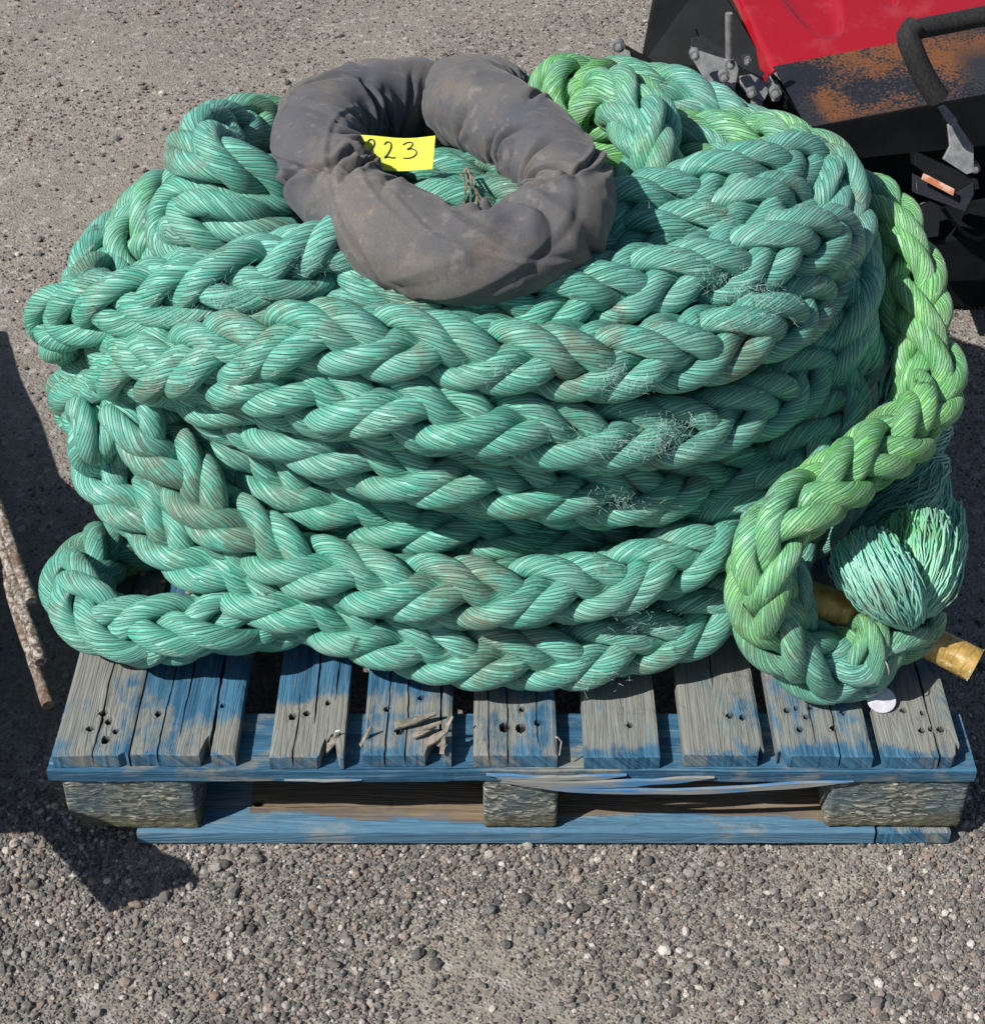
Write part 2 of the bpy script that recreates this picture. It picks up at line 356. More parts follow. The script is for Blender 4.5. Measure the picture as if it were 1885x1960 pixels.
# ------------------------------------------------------------------ pallet
def wood_mat(name, blue=.5, rust=0.):
    m = M(name, .78, .25)
    o = m.obj; at = m.attr('tone'); b = m.attr('paint')
    loc = m.N('ShaderNodeVectorMath', operation='ADD'); m.L(o, loc.inputs[0])
    cx = m.N('ShaderNodeCombineXYZ'); m.L(m.math('MULTIPLY', at, 37.), cx.inputs[2]); m.L(cx.outputs[0], loc.inputs[1]); o2 = loc.outputs[0]
    uv = m.N('ShaderNodeUVMap', uv_map='st').outputs[0]   # u across, v along the board, metres
    sp = m.N('ShaderNodeSeparateXYZ'); m.L(uv, sp.inputs[0])
    c3 = m.N('ShaderNodeCombineXYZ'); m.L(sp.outputs[0], c3.inputs[0]); m.L(m.math('MULTIPLY', sp.outputs[1], .045), c3.inputs[1]); m.L(m.math('MULTIPLY', at, 11.), c3.inputs[2])
    grain = m.noise(c3.outputs[0], 260., 5, .7, .3); wide = m.noise(c3.outputs[0], 60., 3, .6, .6); ring = m.noise(c3.outputs[0], 22., 2, .5, 1.5)
    rings = m.math('ABSOLUTE', m.math('SINE', m.math('MULTIPLY', ring, 60.)))
    c5 = m.N('ShaderNodeCombineXYZ'); m.L(sp.outputs[0], c5.inputs[0]); m.L(m.math('MULTIPLY', sp.outputs[1], .3), c5.inputs[1]); m.L(m.math('MULTIPLY', at, 5.), c5.inputs[2])
    flake = m.noise(c5.outputs[0], 42., 5, .7)
    blot = m.noise(o2, 9., 4, .6)
    grey = m.mix(grain, (.095, .10, .09), (.33, .34, .31)); grey = m.mix(m.math('MULTIPLY', m.step(rings, .0, .35, .8, 0.), .5), grey, (.10, .085, .06))
    grey = m.mix(m.step(blot, .4, .65, 0., .35), grey, (.14, .19, .20))
    blue_ = m.mix(m.step(wide, .35, .65), (.018, .080, .152), (.050, .155, .255))
    blue_ = m.mix(m.step(grain, .50, .75, 0., .7), blue_, (.19, .27, .33))
    f = m.math('ADD', m.math('ADD', m.math('MULTIPLY', m.math('SUBTRACT', flake, .5), 1.5), m.math('MULTIPLY', m.math('SUBTRACT', blot, .5), 2.2)), m.math('MULTIPLY', m.math('SUBTRACT', grain, .5), .9))
    f = m.step(m.math('ADD', f, b), .30, .72)
    c = m.mix(f, grey, blue_)
    if rust:
        rs = m.math('MULTIPLY', m.noise(m.map(m.obj, (2.2, 9, 9)), 1.8, 4, .6), m.attr('stain'))
        c = m.mix(m.math('MULTIPLY', m.step(rs, .30, .46), rust), c, (.21, .125, .05)); c = m.mix(m.math('MULTIPLY', m.math('SUBTRACT', 1., m.attr('stain')), .35), c, (.16, .30, .42))
    dirt = m.noise(m.map(o2, loc=(4,4,4)), 30., 4, .7)
    c = m.mix(m.step(dirt, .58, .8, 0., .5), c, (.05, .045, .035))
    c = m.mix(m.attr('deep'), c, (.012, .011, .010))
    n = m.bump(grain, .0015, .8); n = m.bump(m.math('ADD', m.math('MULTIPLY', rings, .5), wide), .0018, .6, n)
    return m.out(c, None, n)
WOOD = wood_mat('weathered_blue_timber'); WOODR = wood_mat('stained_blue_timber', rust=.62)
pal = empty('pallet', (.024, .5, 0), label='worn blue wooden pallet with grey weathered deck boards under the rope', cat='pallet')
def board(name, x0, x1, y0, y1, z0, z1, along='y', paint=lambda u, v: .5, cracks=(), holes=(), bites=(), mat=WOOD, parent=None, tone=None, warp=.0, skew=0., sag=None, stain=None):
    """board as a closed height sheet with real cracks, nail holes and broken ends. u across 0..w, v along 0..l"""
    wd, ln = (x1-x0, y1-y0) if along == 'y' else (y1-y0, x1-x0)
    us = list(np.linspace(0, wd, max(8, int(wd/.004)))); vs = np.linspace(0, ln, max(12, int(ln/.007)))
    if holes or bites: vs = np.unique(np.r_[vs, np.arange(0, min(ln, .2), .0022)])
    crk = []
    for (uc, v0, v1, wmax, sd_) in cracks:
        us = [u for u in us if abs(u-uc) > .0055]; i0 = len(crk); crk.append((uc, v0, v1, wmax, sd_))
        us += [uc-.0035, uc-.0012, uc-.0004, uc+.0004, uc+.0012, uc+.0035]
    for (hu, hv, hr) in holes:
        us = us + [hu + d for d in (-1.6*hr, -hr, -.5*hr, 0, .5*hr, hr, 1.6*hr)]
    us = np.unique(np.round(us, 5)); us = us[(us >= 0) & (us <= wd)]
    U, Vv = np.meshgrid(us, vs); Z = np.full(U.shape, z1); dp = np.zeros(U.shape); U2 = U.copy()
    tone = random.random() if tone is None else tone
    for (uc, v0, v1, wmax, sd_) in crk:
        lat = .0016*wob(vs*1., sd_, .07) + .0005*wob(vs*1., sd_+1, .012) + skew*(vs-ln/2)
        prof = np.clip((vs-v0)/.03, 0, 1)*np.clip((v1-vs)/.05, 0, 1)*(.7+.4*wob(vs*1., sd_+2, .03))*wmax*.5
        if v0 <= 0: prof = np.clip((v1-vs)/.05, 0, 1)*(.7+.4*wob(vs*1., sd_+2, .03))*wmax*.5
        d = U - uc; near = np.exp(-(d/.014)**2)
        U2 += lat[:, None]*near
        for dd, tgt in ((-.0012, -1.05), (-.0004, -.9), (.0004, .9), (.0012, 1.05)):
            msk = np.abs(d-dd) < 1e-4; U2 = np.where(msk, uc + lat[:, None] + np.sign(dd)*(prof[:, None] + (.0006 if abs(dd) > .001 else 0)), U2)
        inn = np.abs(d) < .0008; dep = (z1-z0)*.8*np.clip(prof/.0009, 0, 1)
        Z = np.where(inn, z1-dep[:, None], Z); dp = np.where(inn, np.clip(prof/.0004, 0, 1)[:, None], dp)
    for (hu, hv, hr) in holes:
        e = np.hypot(U-hu, (Vv-hv)*.8); m_ = e < hr*1.1
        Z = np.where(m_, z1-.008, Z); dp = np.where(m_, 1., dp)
        ringm = (e >= hr*1.1) & (e < hr*2.2); Z = np.where(ringm, Z-.0006, Z)
    Z = Z + .0006*noise3(np.stack([U.ravel()*3, Vv.ravel()*.4, np.full(U.size, tone*40)], 1), 5, 60, 2).reshape(U.shape)
    edge = np.minimum(np.minimum(U, wd-U), Vv*1.); Z = Z - np.clip(.0025-edge, 0, .0025)*.7
    V2 = Vv.copy()
    endn = .0005*wob(us*1.+.3, int(tone*999), .004) + .001*wob(us*1.+.3, int(tone*999)+3, .03)
    fall = np.clip(1-Vv/.02, 0, 1); V2 = V2 + (endn[None, :]+.0015)*fall
    for (bu, bw, bd) in bites:     # broken notch at the near end
        prof = np.clip(1-np.abs(us-bu)/bw, 0, 1)**.6*bd*(1+.35*wob(us*1.+.1, int(bu*1e4) % 977, .0035))
        V2 = np.where(Vv < prof[None, :], prof[None, :] + .0004*Vv, V2)
    # sides
    nu, nv = U.shape[1], U.shape[0]
    top = np.stack([U2, V2, Z], -1); bot = np.stack([U2, V2, np.full(U.shape, z0)], -1)
    P3 = np.concatenate([top.reshape(-1, 3), bot.reshape(-1, 3)]); nn = nu*nv
    I = np.arange(nn).reshape(nv, nu); F = [np.stack([I[:-1, :-1], I[:-1, 1:], I[1:, 1:], I[1:, :-1]], -1).reshape(-1, 4)]
    F.append(np.stack([I[:-1, :-1], I[1:, :-1], I[1:, 1:], I[:-1, 1:]], -1).reshape(-1, 4) + nn)
    for e, rv in ((I[0, :], 0), (I[:, -1], 0), (I[-1, ::-1], 0), (I[::-1, 0], 0)):
        F.append(np.stack([e[:-1]+nn, e[1:]+nn, e[1:], e[:-1]], -1))
    F = np.concatenate(F)
    if along == 'y': W = np.stack([x0+P3[:, 0] + skew*0, y0+P3[:, 1], P3[:, 2]], 1)
    else: W = np.stack([x0+P3[:, 1], y0+P3[:, 0], P3[:, 2]], 1); F = F[:, ::-1]
    if sag is not None: W[:, 2] += sag(W[:, 0], W[:, 1])
    uvw = np.stack([P3[:, 0] + (P3[:, 2]-z1), P3[:, 1]], 1)
    pa = np.array([paint(a_, b_) for a_, b_ in zip(P3[:, 0]/wd, P3[:, 1]/ln)])
    pa = np.where(P3[:, 1] < .004, np.maximum(pa, .62), pa)
    me = mesh(name, W, F, False, uvw[F].reshape(-1, 2), {'tone': np.full(len(W), tone), 'paint': pa, 'deep': np.r_[dp.ravel(), np.zeros(nn)], 'stain': np.array([stain(a_, b_) if stain else 0. for a_, b_ in zip(P3[:, 0]/wd, P3[:, 1]/ln)])})
    o = link(name, me, mat, parent or pal)
    return o
def bx(px): return (px - 942)/1487.     # photo column at the deck's front edge, in metres
def band(c0, c1, hi, lo, front=None):
    return lambda u, v: (hi if c0 < v < c1 else lo)
def grad(lo, hi, a, b, fr=.55): # paint survives nearer the middle of the pallet
    return lambda u, v: (fr + (lo-fr)*v/.03 if v < .03 else lo + (hi-lo)*min(1, max(0, (v-a)/(b-a))))
T = .022
boards = [  # px left, px right, paint fn, cracks, holes, bites
 (98, 243, grad(.34,.5,.3,.6), [(.052,0,.6,.0022,1)], [(.040,.05,.0035),(.062,.062,.004),(.075,.045,.003),(.052,.078,.004),(.064,.03,.005)], [(.092,.007,.008)]),
 (247, 448, grad(.40,.80,.06,.16), [(.036,0,.35,.0014,3),(.060,.03,.3,.0012,4),(.101,0,.75,.0034,5)], [(.026,.075,.0035),(.108,.09,.003)], [(.096,.007,.045)]),
 (515, 662, grad(.30,.95,.09,.12), [(.052,.06,.8,.0016,7),(.030,.0,.12,.0012,8),(.078,.1,.7,.0012,9)], [(.022,.075,.004),(.040,.08,.0035),(.068,.10,.003)], [(.075,.012,.05)]),
 (693, 862, grad(.42,.72,.08,.15), [(.030,.0,.9,.0016,11),(.055,.0,.5,.0012,12),(.098,.0,.9,.0036,13)], [(.028,.085,.003),(.072,.105,.003),(.046,.045,.0045)], [(.092,.012,.04)]),
 (905, 1066, grad(.36,.66,.1,.2), [(.044,.0,.8,.0016,15),(.020,.0,.3,.0012,16),(.084,.02,.4,.0012,17)], [(.040,.052,.006),(.062,.05,.006),(.085,.06,.004),(.064,.085,.003)], []),
 (1118, 1269, grad(.20,.30,.3,.6,.8), [], [(.062,.058,.003)], []),
 (1310, 1464, grad(.20,.34,.3,.6,.7), [(.050,.12,.5,.001,20)], [(.066,.072,.0035),(.082,.068,.0035)], [(.101,.004,.02)]),
 (1490, 1671, grad(.28,.50,.3,.6,.9), [(.052,.02,.7,.0014,22),(.079,.0,.8,.0042,23)], [(.022,.085,.0035),(.034,.088,.003),(.046,.072,.003),(.034,.05,.0035),(.055,.09,.003),(.078,.052,.0035),(.095,.08,.003)], [(.004,.01,.012)]),
 (1692, 1848, grad(.26,.38,.3,.6,.8), [(.073,.0,.9,.0034,25)], [(.058,.048,.0035),(.070,.05,.003),(.083,.05,.0035),(.040,.085,.003),(.065,.08,.003)], [(.098,.006,.03)]),
]
for i, (a_, b_, pf, cr, ho, bi) in enumerate(boards):
    board('deck_board', bx(a_), bx(b_), .0 + .0025*math.sin(i*2.3), 1.0, DECK-T, DECK, 'y', pf, [(c[0], c[1], c[2], c[3], c[4]) for c in cr], ho, bi, tone=.11+.097*i)
XL, XR = bx(82), bx(1874)
splint = lambda x, y: np.where(y < .02, -.010*np.exp(-((x-.18)/.14)**2), 0)*0
for y0, mt in ((-.004, WOOD), (.45, WOOD), (.90, WOOD)):
    board('lead_board', XL, XR, y0, y0+.105, DECK-T-.0012-.020, DECK-T-.0012, 'x', lambda u, v: .74, [(.004,.3,1.1,.001,31)] if y0 < 0 else (), mat=mt, tone=.3+y0*.5)
board('base_board', bx(232), bx(1702), -.006, .098, .0, .022, 'x', lambda u, v: .30 + (.5 if u < .30+.12*math.sin(v*9) else 0), [(.045,.02,.35,.0012,33)], [(.05,.16,.005)], mat=WOODR, tone=.77, stain=lambda u, v: 1. if (u > .24+.08*math.sin(v*11)+.03*math.sin(v*37) and .15 < v < .97) else 0.)
for a_, b_ in ((bx(86), bx(190)), (bx(905), bx(1010)), (bx(1708), bx(1853))):
    y0 = .115 if a_ < -.5 else (-.011 if a_ > .4 else .115)
    board('base_board', a_, b_, y0+.004 if a_ > .4 else y0, .88, .0, .021, 'y', lambda u, v: .4, mat=WOOD, tone=.21+a_*.1)
board('base_board', XL+.02, XR-.02, .885, .985, .0, .021, 'x', lambda u, v: .6, tone=.9)
# splintered long strips peeling off the lead board
spl = MB()
for k, (xa, xb, dz, th, dy, bulge) in enumerate([(bx(950), bx(1370), -.008, .009, -.008, .007), (bx(960), bx(1640), -.015, .008, -.010, .012), (bx(930), bx(1200), -.003, .006, -.006, .002), (bx(540), bx(690), -.012, .0015, -.003, .0)]):
    n = 26; t = np.linspace(0, 1, n); x = xa+(xb-xa)*t; arc = np.sin(math.pi*t**(.8 if k < 2 else 1))
    zc = DECK-T-.004+dz - bulge*arc + .0008*wob(t*10, k, 1.3); hh = th*.5*np.clip(np.sin(math.pi*t)*2.2, .12, 1)*(1+.25*wob(t*10, k+9, .9)); yc = -.0045 + dy*arc*.8
    V = []; F = []
    for i in range(n):
        for (a_, b_) in ((-1,-1),(1,-1),(1,1),(-1,1)): V.append((x[i], yc[i]+a_*.0022, zc[i]+b_*hh[i]))
    for i in range(n-1):
        for j in range(4): F.append((i*4+j, i*4+(j+1) % 4, i*4+4+(j+1) % 4, i*4+4+j))
    F += [(3,2,1,0), (4*n-4, 4*n-3, 4*n-2, 4*n-1)]
    spl.add(V, F)
def raw_mat():
    m = M('split_timber', .75, .3); n1 = m.noise(m.map(m.obj, (6, 90, 90)), 2.2, 4, .65)
    n2 = m.noise(m.map(m.obj, (7, 60, 60), (2, 1, 3)), 1.1, 3)
    c = m.mix(m.step(n2, .42, .58), m.mix(n1, (.03,.13,.30), (.10,.27,.48)), m.mix(n1, (.13,.15,.16), (.36,.36,.33)))
    return m.out(c, None, m.bump(n1, .001, .7))
RAW = raw_mat(); spl.build('peeling_splinter', RAW, pal)
# loose chips standing on the fourth board and bent nails
def plain(name, c1, c2, sc_=40, rough=.7, spec=.3, metal=0, bumpd=.0006, st=(1,1,1)):
    m = M(name, rough, spec, metal); n = m.noise(m.map(m.obj, st), sc_, 4, .65)
    return m.out(m.mix(m.step(n, .35, .65), c1, c2), None, m.bump(n, bumpd, .6))
GSW = plain('grey_splinter_wood', (.11,.10,.085), (.27,.24,.20), 60, st=(1,1,1))
def sliver(p, q, w_, t_=.003):
    p = np.array(p, float); q = np.array(q, float); d = q-p; d /= np.linalg.norm(d); s_ = np.cross(d, (0,0,1.)); s_ /= np.linalg.norm(s_); u_ = np.cross(s_, d)
    ch = MB(); ch.slab([p-s_*w_*.5, p+s_*w_*.5, (p+q)/2+s_*w_*.55, q+s_*w_*.1, q-s_*w_*.25, (p+q)/2-s_*w_*.5], u_*t_); ch.build('broken_chip', GSW, pal)
for a_, b_, wd_ in (((755,1392,.166),(835,1368,.176),.011),((790,1412,.165),(835,1392,.174),.008),((815,1425,.166),(858,1400,.18),.012),((838,1428,.163),(868,1372,.195),.007),((692,1428,.150),(712,1392,.178),.006),((845,1445,.165),(850,1400,.178),.006),((800,1400,.166),(846,1384,.19),.006),((620,1440,.150),(650,1405,.163),.011)):
    sliver(atZ(a_[0], a_[1], a_[2]), atZ(b_[0], b_[1], b_[2]), wd_)
BN = plain('bright_nail', (.4,.38,.34), (.62,.6,.55), 200, .4, .5, .6)
nl = MB()
nl.tube([atZ(x, y, z) for x, y, z in ((1070,1446,.163),(1074,1420,.182),(1067,1412,.187),(1062,1411,.187))], .0011, 6)
nl.build('bent_nail', BN, pal); nl = MB()
nl.tube([atZ(x, y, z) for x, y, z in ((640,1412,.163),(642,1400,.172),(650,1398,.174))], .0012, 6)
NAIL = plain('rusty_steel', (.10,.055,.03), (.26,.14,.07), 220, .6, .4, .4)
nl.build('bent_nail', BN, pal)
# pressed chip blocks
def chip_mat():
    m = M('pressed_wood_chip', .9, .2); o = m.obj
    wrp = m.noise(o, 25., 2); mp = m.map(o, (60, 200, 300), rot=(0, .35, 0)); d = m.N('ShaderNodeVectorMath', operation='ADD'); m.L(mp, d.inputs[0])
    nn = m.N('ShaderNodeTexNoise'); m.L(o, nn.inputs['Vector']); nn.inputs['Scale'].default_value = 30.
    sc2 = m.N('ShaderNodeVectorMath', operation='SCALE'); m.L(nn.outputs['Color'], sc2.inputs[0]); sc2.inputs[3].default_value = 4.; m.L(sc2.outputs[0], d.inputs[1])
    v = m.vor(d.outputs[0], 1.5); vc = m.vor(d.outputs[0], 1.5, out='Color')
    sp = m.N('ShaderNodeSeparateColor'); m.L(vc, sp.inputs[0]); rr = sp.outputs[0]
    c = m.mix(m.step(rr, .1, .95), (.06,.068,.062), (.24,.25,.21)); c = m.mix(m.step(rr, .84, .93), c, (.46,.44,.37))
    big = m.noise(o, 14., 4); sepz = m.N('ShaderNodeSeparateXYZ'); m.L(o, sepz.inputs[0])
    c = m.mix(m.step(big, .42, .62, 0., .55), c, (.055, .10, .13))
    low = m.math('SUBTRACT', m.math('ADD', .060, m.math('MULTIPLY', m.math('SUBTRACT', big, .5), .07)), sepz.outputs[2])
    c = m.mix(m.step(low, .0, .03, 0., .6), c, (.10,.085,.028))
    return m.out(c, None, m.bump(m.math('ADD', v, m.math('MULTIPLY', rr, .8)), .0008, .8))
CHIP = chip_mat()
def block(x0, x1, y0, y1, z0, z1, rnd=.004, bottom=0., seed=1):
    nx, ny, nz = int((x1-x0)/.003), int((y1-y0)/.006), int((z1-z0)/.003)
    V = []; F = []; idx = {}
    def vid(i, j, k_):
        if (i, j, k_) not in idx: idx[(i, j, k_)] = len(V); V.append((i/nx, j/ny, k_/nz))
        return idx[(i, j, k_)]
    for i in range(nx):
        for k_ in range(nz):
            F.append((vid(i,0,k_), vid(i+1,0,k_), vid(i+1,0,k_+1), vid(i,0,k_+1))); F.append((vid(i,ny,k_), vid(i,ny,k_+1), vid(i+1,ny,k_+1), vid(i+1,ny,k_)))
    for j in range(ny):
        for k_ in range(nz):
            F.append((vid(0,j,k_), vid(0,j,k_+1), vid(0,j+1,k_+1), vid(0,j+1,k_))); F.append((vid(nx,j,k_), vid(nx,j+1,k_), vid(nx,j+1,k_+1), vid(nx,j,k_+1)))
    for i in range(nx):
        for j in range(ny): 
            F.append((vid(i,j,0), vid(i,j+1,0), vid(i+1,j+1,0), vid(i+1,j,0))); F.append((vid(i,j,nz), vid(i+1,j,nz), vid(i+1,j+1,nz), vid(i,j+1,nz)))
    V = np.array(V); S = np.array([x1-x0, y1-y0, z1-z0]); P = (V-.5)*S; h = S/2 
    def rnd_corner(P, r):
        q = np.clip(P, -(h-r), h-r); d = P-q; l = np.linalg.norm(d, axis=1)[:, None]; return np.where(l > r, q + d/np.maximum(l, 1e-9)*r, P)
    P2 = rnd_corner(P, rnd)
    if bottom:  # rotted, rounded underside on the left
        f = np.clip((h[0]-P[:, 0])/(2*h[0]), 0, 1); low = np.clip((-P[:, 2])/h[2], 0, 1)
        P2[:, 2] += bottom*low*f**2*.5 ; P2[:, 0] += np.where(P[:, 0] < 0, bottom*1.0*low**2.0*np.clip(-P[:, 0]/h[0], 0, 1)**3, 0)
    P2 += (np.array([(x0+x1)/2, (y0+y1)/2, (z0+z1)/2]))
    nrm = P/h; nrm = np.sign(nrm)*np.abs(nrm)**8; nrm /= np.linalg.norm(nrm, axis=1)[:, None]+1e-9
    d = noise3(P2*np.array([1, 1, 2.]), seed, 130, 3)*.0008 + noise3(P2, seed+9, 22, 2)*.0007
    me = mesh('block', P2 + nrm*d[:, None], F, True); return link('block', me, CHIP, pal)
zt = DECK-T-.0235
block(bx(104), bx(362), .0, .10, .018, zt, .006, .022, 2)
block(bx(924), bx(1070), .0, .14, .023, zt, .005, 0, 3)
block(bx(1600), bx(1872), .0, .10, .023, zt, .007, 0, 4)
for yy in (.45, .88):
    for a_, b_ in ((bx(95), bx(240)), (bx(905), bx(1055)), (bx(1710), bx(1860))): block(a_, b_, yy, yy+.1, .023, zt, .004, 0, int(a_*100+yy*10) % 50 + 60)

# ------------------------------------------------------------------ padded canvas sleeve
def canvas_mat():
    m = M('grey_canvas', .86, .22); o = m.obj
    uv = m.N('ShaderNodeUVMap', uv_map='st').outputs[0]
    a = m.noise(o, 5., 4, .6); b = m.noise(o, 22., 5, .7); wv = m.noise(m.map(o, (1,1,1)), 420., 2, .6); sp = m.N('ShaderNodeSeparateXYZ'); m.L(uv, sp.inputs[0])
    w1 = m.math('SINE', m.math('MULTIPLY', sp.outputs[0], 2600.)); w2 = m.math('SINE', m.math('MULTIPLY', sp.outputs[1], 2600.))
    c = m.mix(m.step(a, .35, .62), (.080, .083, .098), (.122, .117, .116))
    c = m.mix(m.math('MULTIPLY', m.step(m.noise(m.map(o, loc=(2,5,1)), 6.5, 5, .68), .47, .62), .55), c, (.185, .160, .135))
    c = m.mix(m.math('MULTIPLY', m.step(b, .57, .68), .35), c, (.15, .10, .07))
    c = m.mix(m.math('MULTIPLY', m.step(m.noise(o, 60., 3), .56, .72), .35), c, (.26, .24, .22)); c = m.mix(m.step(wv, .35, .7, .0, .28), c, (.05, .05, .052))
    m.b.inputs['Sheen Weight'].default_value = .12; m.b.inputs['Sheen Roughness'].default_value = .5
    n = m.bump(m.math('ADD', w1, w2), .00004, .4); n = m.bump(b, .0012, .5, n)
    return m.out(c, None, n)
CANV = canvas_mat()
slv = empty('padded_sleeve', tuple(atY(890,340,.5) + np.array([0,0,-.05])), label='dark grey canvas chafe sleeve bent into a ring on top of the rope pile', cat='chafe sleeve')
Z2 = lambda x, y, Y: (444 + x*.3927, 74 + y*.3927, Y)
SP = [Z2(985,420,.86), Z2(960,330,.80), Z2(905,290,.76), Z2(840,300,.74), Z2(720,308,.70), Z2(600,330,.66), Z2(500,368,.62), Z2(430,425,.57), Z2(410,540,.50), Z2(455,660,.44), Z2(550,780,.385), Z2(680,890,.335), Z2(830,970,.30), Z2(980,1035,.275), Z2(1130,1060,.26), Z2(1300,1045,.265), Z2(1460,1000,.28), Z2(1600,915,.32), Z2(1660,800,.37), Z2(1625,680,.425), Z2(1540,570,.48), Z2(1430,475,.54), Z2(1310,400,.60), Z2(1200,340,.65), Z2(1118,315,.70), Z2(1105,285,.76), Z2(1160,265,.83), Z2(1260,268,.89), Z2(1370,290,.94)]
S = spline([tuple(atY(*p)) for p in SP], .0016, .035); n = len(S); s_ = np.arange(n)*.0016
Tt, Nn, Bb = frames(S, (0, 0, 1.))
# re-orient frame so that angle 0 points up everywhere
upv = np.array([0, 0, 1.]) - Tt*Tt[:, 2:3]; upv /= np.linalg.norm(upv, axis=1)[:, None]+1e-9
sd2 = np.cross(Tt, upv)
kk = 160; a = np.arange(kk)/kk*2*np.pi
Rs = .0575*(1+.04*wob(s_, 5, .14)+.02*wob(s_, 6, .05)); Rs[:40] *= np.sin(np.linspace(.3, 1.57, 40)); Rs[-30:] *= np.sin(np.linspace(1.57, .5, 30))
H = np.zeros((n, kk)); g = np.random.default_rng(21)
curv = np.gradient(Tt, axis=0)/.0016; ks = np.sum(curv*sd2, 1); ks = np.convolve(ks, np.ones(60)/60, 'same')
def fold(s0, a0, amp, wdt, lng, shear, bend):
    da = (a[None, :]-a0+np.pi) % (2*np.pi)-np.pi
    cs = s0 + shear*da + bend*da**2
    x = (s_[:, None]-cs)/wdt
    prof = np.exp(-np.abs(x)**1.15) - .85*np.exp(-np.abs(x-1.5)**1.5*1.2)
    return amp*prof*np.exp(-(da/lng)**4)
Ltot = s_[-1]
def pinch(s0, a0, amp, wdt, lng, shear, bend):
    da = (a[None, :]-a0+np.pi) % (2*np.pi)-np.pi
    x = (s_[:, None]-s0-shear*da-bend*da**2)/(wdt*(.6+.8*np.abs(da)/lng))
    return amp*(.42*np.exp(-((np.abs(x)-2.6)/1.5)**2) - np.exp(-np.abs(x)**1.2))*np.exp(-(np.abs(da)/lng)**3)
sp_ = .02
while sp_ < Ltot-.02:
    kv = ks[min(n-1, int(sp_/.0016))]; ang_in = math.pi/2 if kv > 0 else -math.pi/2; st_ = min(1., abs(kv)/6)
    H += pinch(sp_, ang_in+g.normal(0, .30), (.006+.011*st_)*g.uniform(.6, 1.25), g.uniform(.0035, .006), g.uniform(.55, 1.25), g.uniform(-.035, .035), g.uniform(-.02, .02))
    sp_ += g.uniform(.018, .055)*(1.5-.6*st_)
for i in range(34):
    H += pinch(g.uniform(0, Ltot), g.uniform(-math.pi, math.pi), g.uniform(.005, .0105), g.uniform(.0035, .007), g.uniform(.5, 1.3), g.uniform(-.10, .10), g.uniform(-.03, .03))
for i in range(26):   # long slack diagonals
    H += fold(g.uniform(0, Ltot), g.uniform(-math.pi, math.pi), g.uniform(.0015, .0035), g.uniform(.008, .018), g.uniform(1., 2.), g.uniform(-.11, .11), g.uniform(-.02, .02))
H *= 1.25; H = np.where(H > 0, .016*np.tanh(H/.016), .024*np.tanh(H/.024))
rad = Rs[:, None] + H
flat = np.where(np.cos(a)[None, :] < -.3, .90, 1.)
dirv = np.cos(a)[None, :, None]*upv[:, None]*.96 + np.sin(a)[None, :, None]*sd2[:, None]*1.03
W = S[:, None] + rad[..., None]*dirv
W = W.reshape(-1, 3); rdg = (1-np.abs(noise3(W*np.array([1,1,1.2])+.03*noise3(W, 5, 9, 2)[:, None], 78, 13, 2)))**3; W += (noise3(W, 77, 24, 3)*.0014 + noise3(W, 71, 9, 2)*.004 + rdg*.0015)[:, None]*dirv.reshape(-1, 3)
i = np.arange(n-1)[:, None]*kk; j = np.arange(kk)[None, :]; F = np.stack([i+j, i+(j+1) % kk, i+kk+(j+1) % kk, i+kk+j], -1).reshape(-1, 4)
uu = np.broadcast_to(np.arange(kk+1)/kk*.36, (n, kk+1)); vv = np.broadcast_to(s_[:, None], (n, kk+1))
uv = np.stack([np.stack([q[:-1, :-1], q[:-1, 1:], q[1:, 1:], q[1:, :-1]], -1) for q in (uu, vv)], -1).reshape(-1, 2)
link('canvas_tube', mesh('canvas_tube', W, F, True, uv), CANV, slv)
# hem along the lower left of the ring
hm = MB(); near = lambda p: int(np.argmin(np.linalg.norm(S[:, :3]-p, axis=1))); i0 = near(atY(*Z2(640,860,.35))); i1 = near(atY(*Z2(880,990,.29))); Pm = []
for q in range(i0, i1, 3):
    dn_ = -UP+.1*FW; dn_ = dn_-Tt[q]*(dn_@Tt[q]); dn_ /= np.linalg.norm(dn_); e_ = math.sin(math.pi*(q-i0)/(i1-i0))**.5
    Pm.append((S[q]+dn_*(Rs[q]-.014), S[q]+dn_*(Rs[q]-.002+.011*e_+.0012*math.sin(q*.9))))
for (p0, p1), (p2, p3) in zip(Pm[:-1], Pm[1:]): hm.slab([p0, p2, p3, p1], (0, .002, .0015))
hm.build('hem', CANV, slv, True)

# ------------------------------------------------------------------ lot card, tag, ties
card = empty('lot_card', tuple(atY(760,290,.53)), label='yellow paper card with handwritten 223 tucked inside the grey ring', cat='note card')
ym = M('yellow_paper', .8, .2); YEL = ym.out(ym.mix(ym.noise(ym.obj, 30., 3), (.70,.74,.085), (.76,.79,.11)), None, ym.bump(ym.noise(ym.obj, 300., 2), .0001, .5))
cA, cB, cC, cD = [atY(*Z2(*p)) for p in ((588,466,.470),(990,473,.470),(976,638,.445),(588,621,.445))]
nc = 14; V = []; 
for j in range(6):
    for i_ in range(nc):
        u = i_/(nc-1); v = j/5; p = (cA*(1-u)+cB*u)*(1-v)+(cD*(1-u)+cC*u)*v
        V.append(p + np.array([0, -.35, .9])*(-.004*math.sin(u*3.1)+.0015*math.sin(u*7+v)))
def cpt(zx, zy, lift=.0006):     # point of the card for a spot of the photo
    v = (zy-469-(zx-575)*.0175)/165.; u = (zx-575)/(402-14*v)
    return (cA*(1-u)+cB*u)*(1-v)+(cD*(1-u)+cC*u)*v + np.array([0, -.35, .9])*(-.004*math.sin(u*3.1)+.0015*math.sin(u*7+v)+lift)
nrm_ = np.array([0, .35, -.9])*.0004; V = [np.array(p) for p in V]
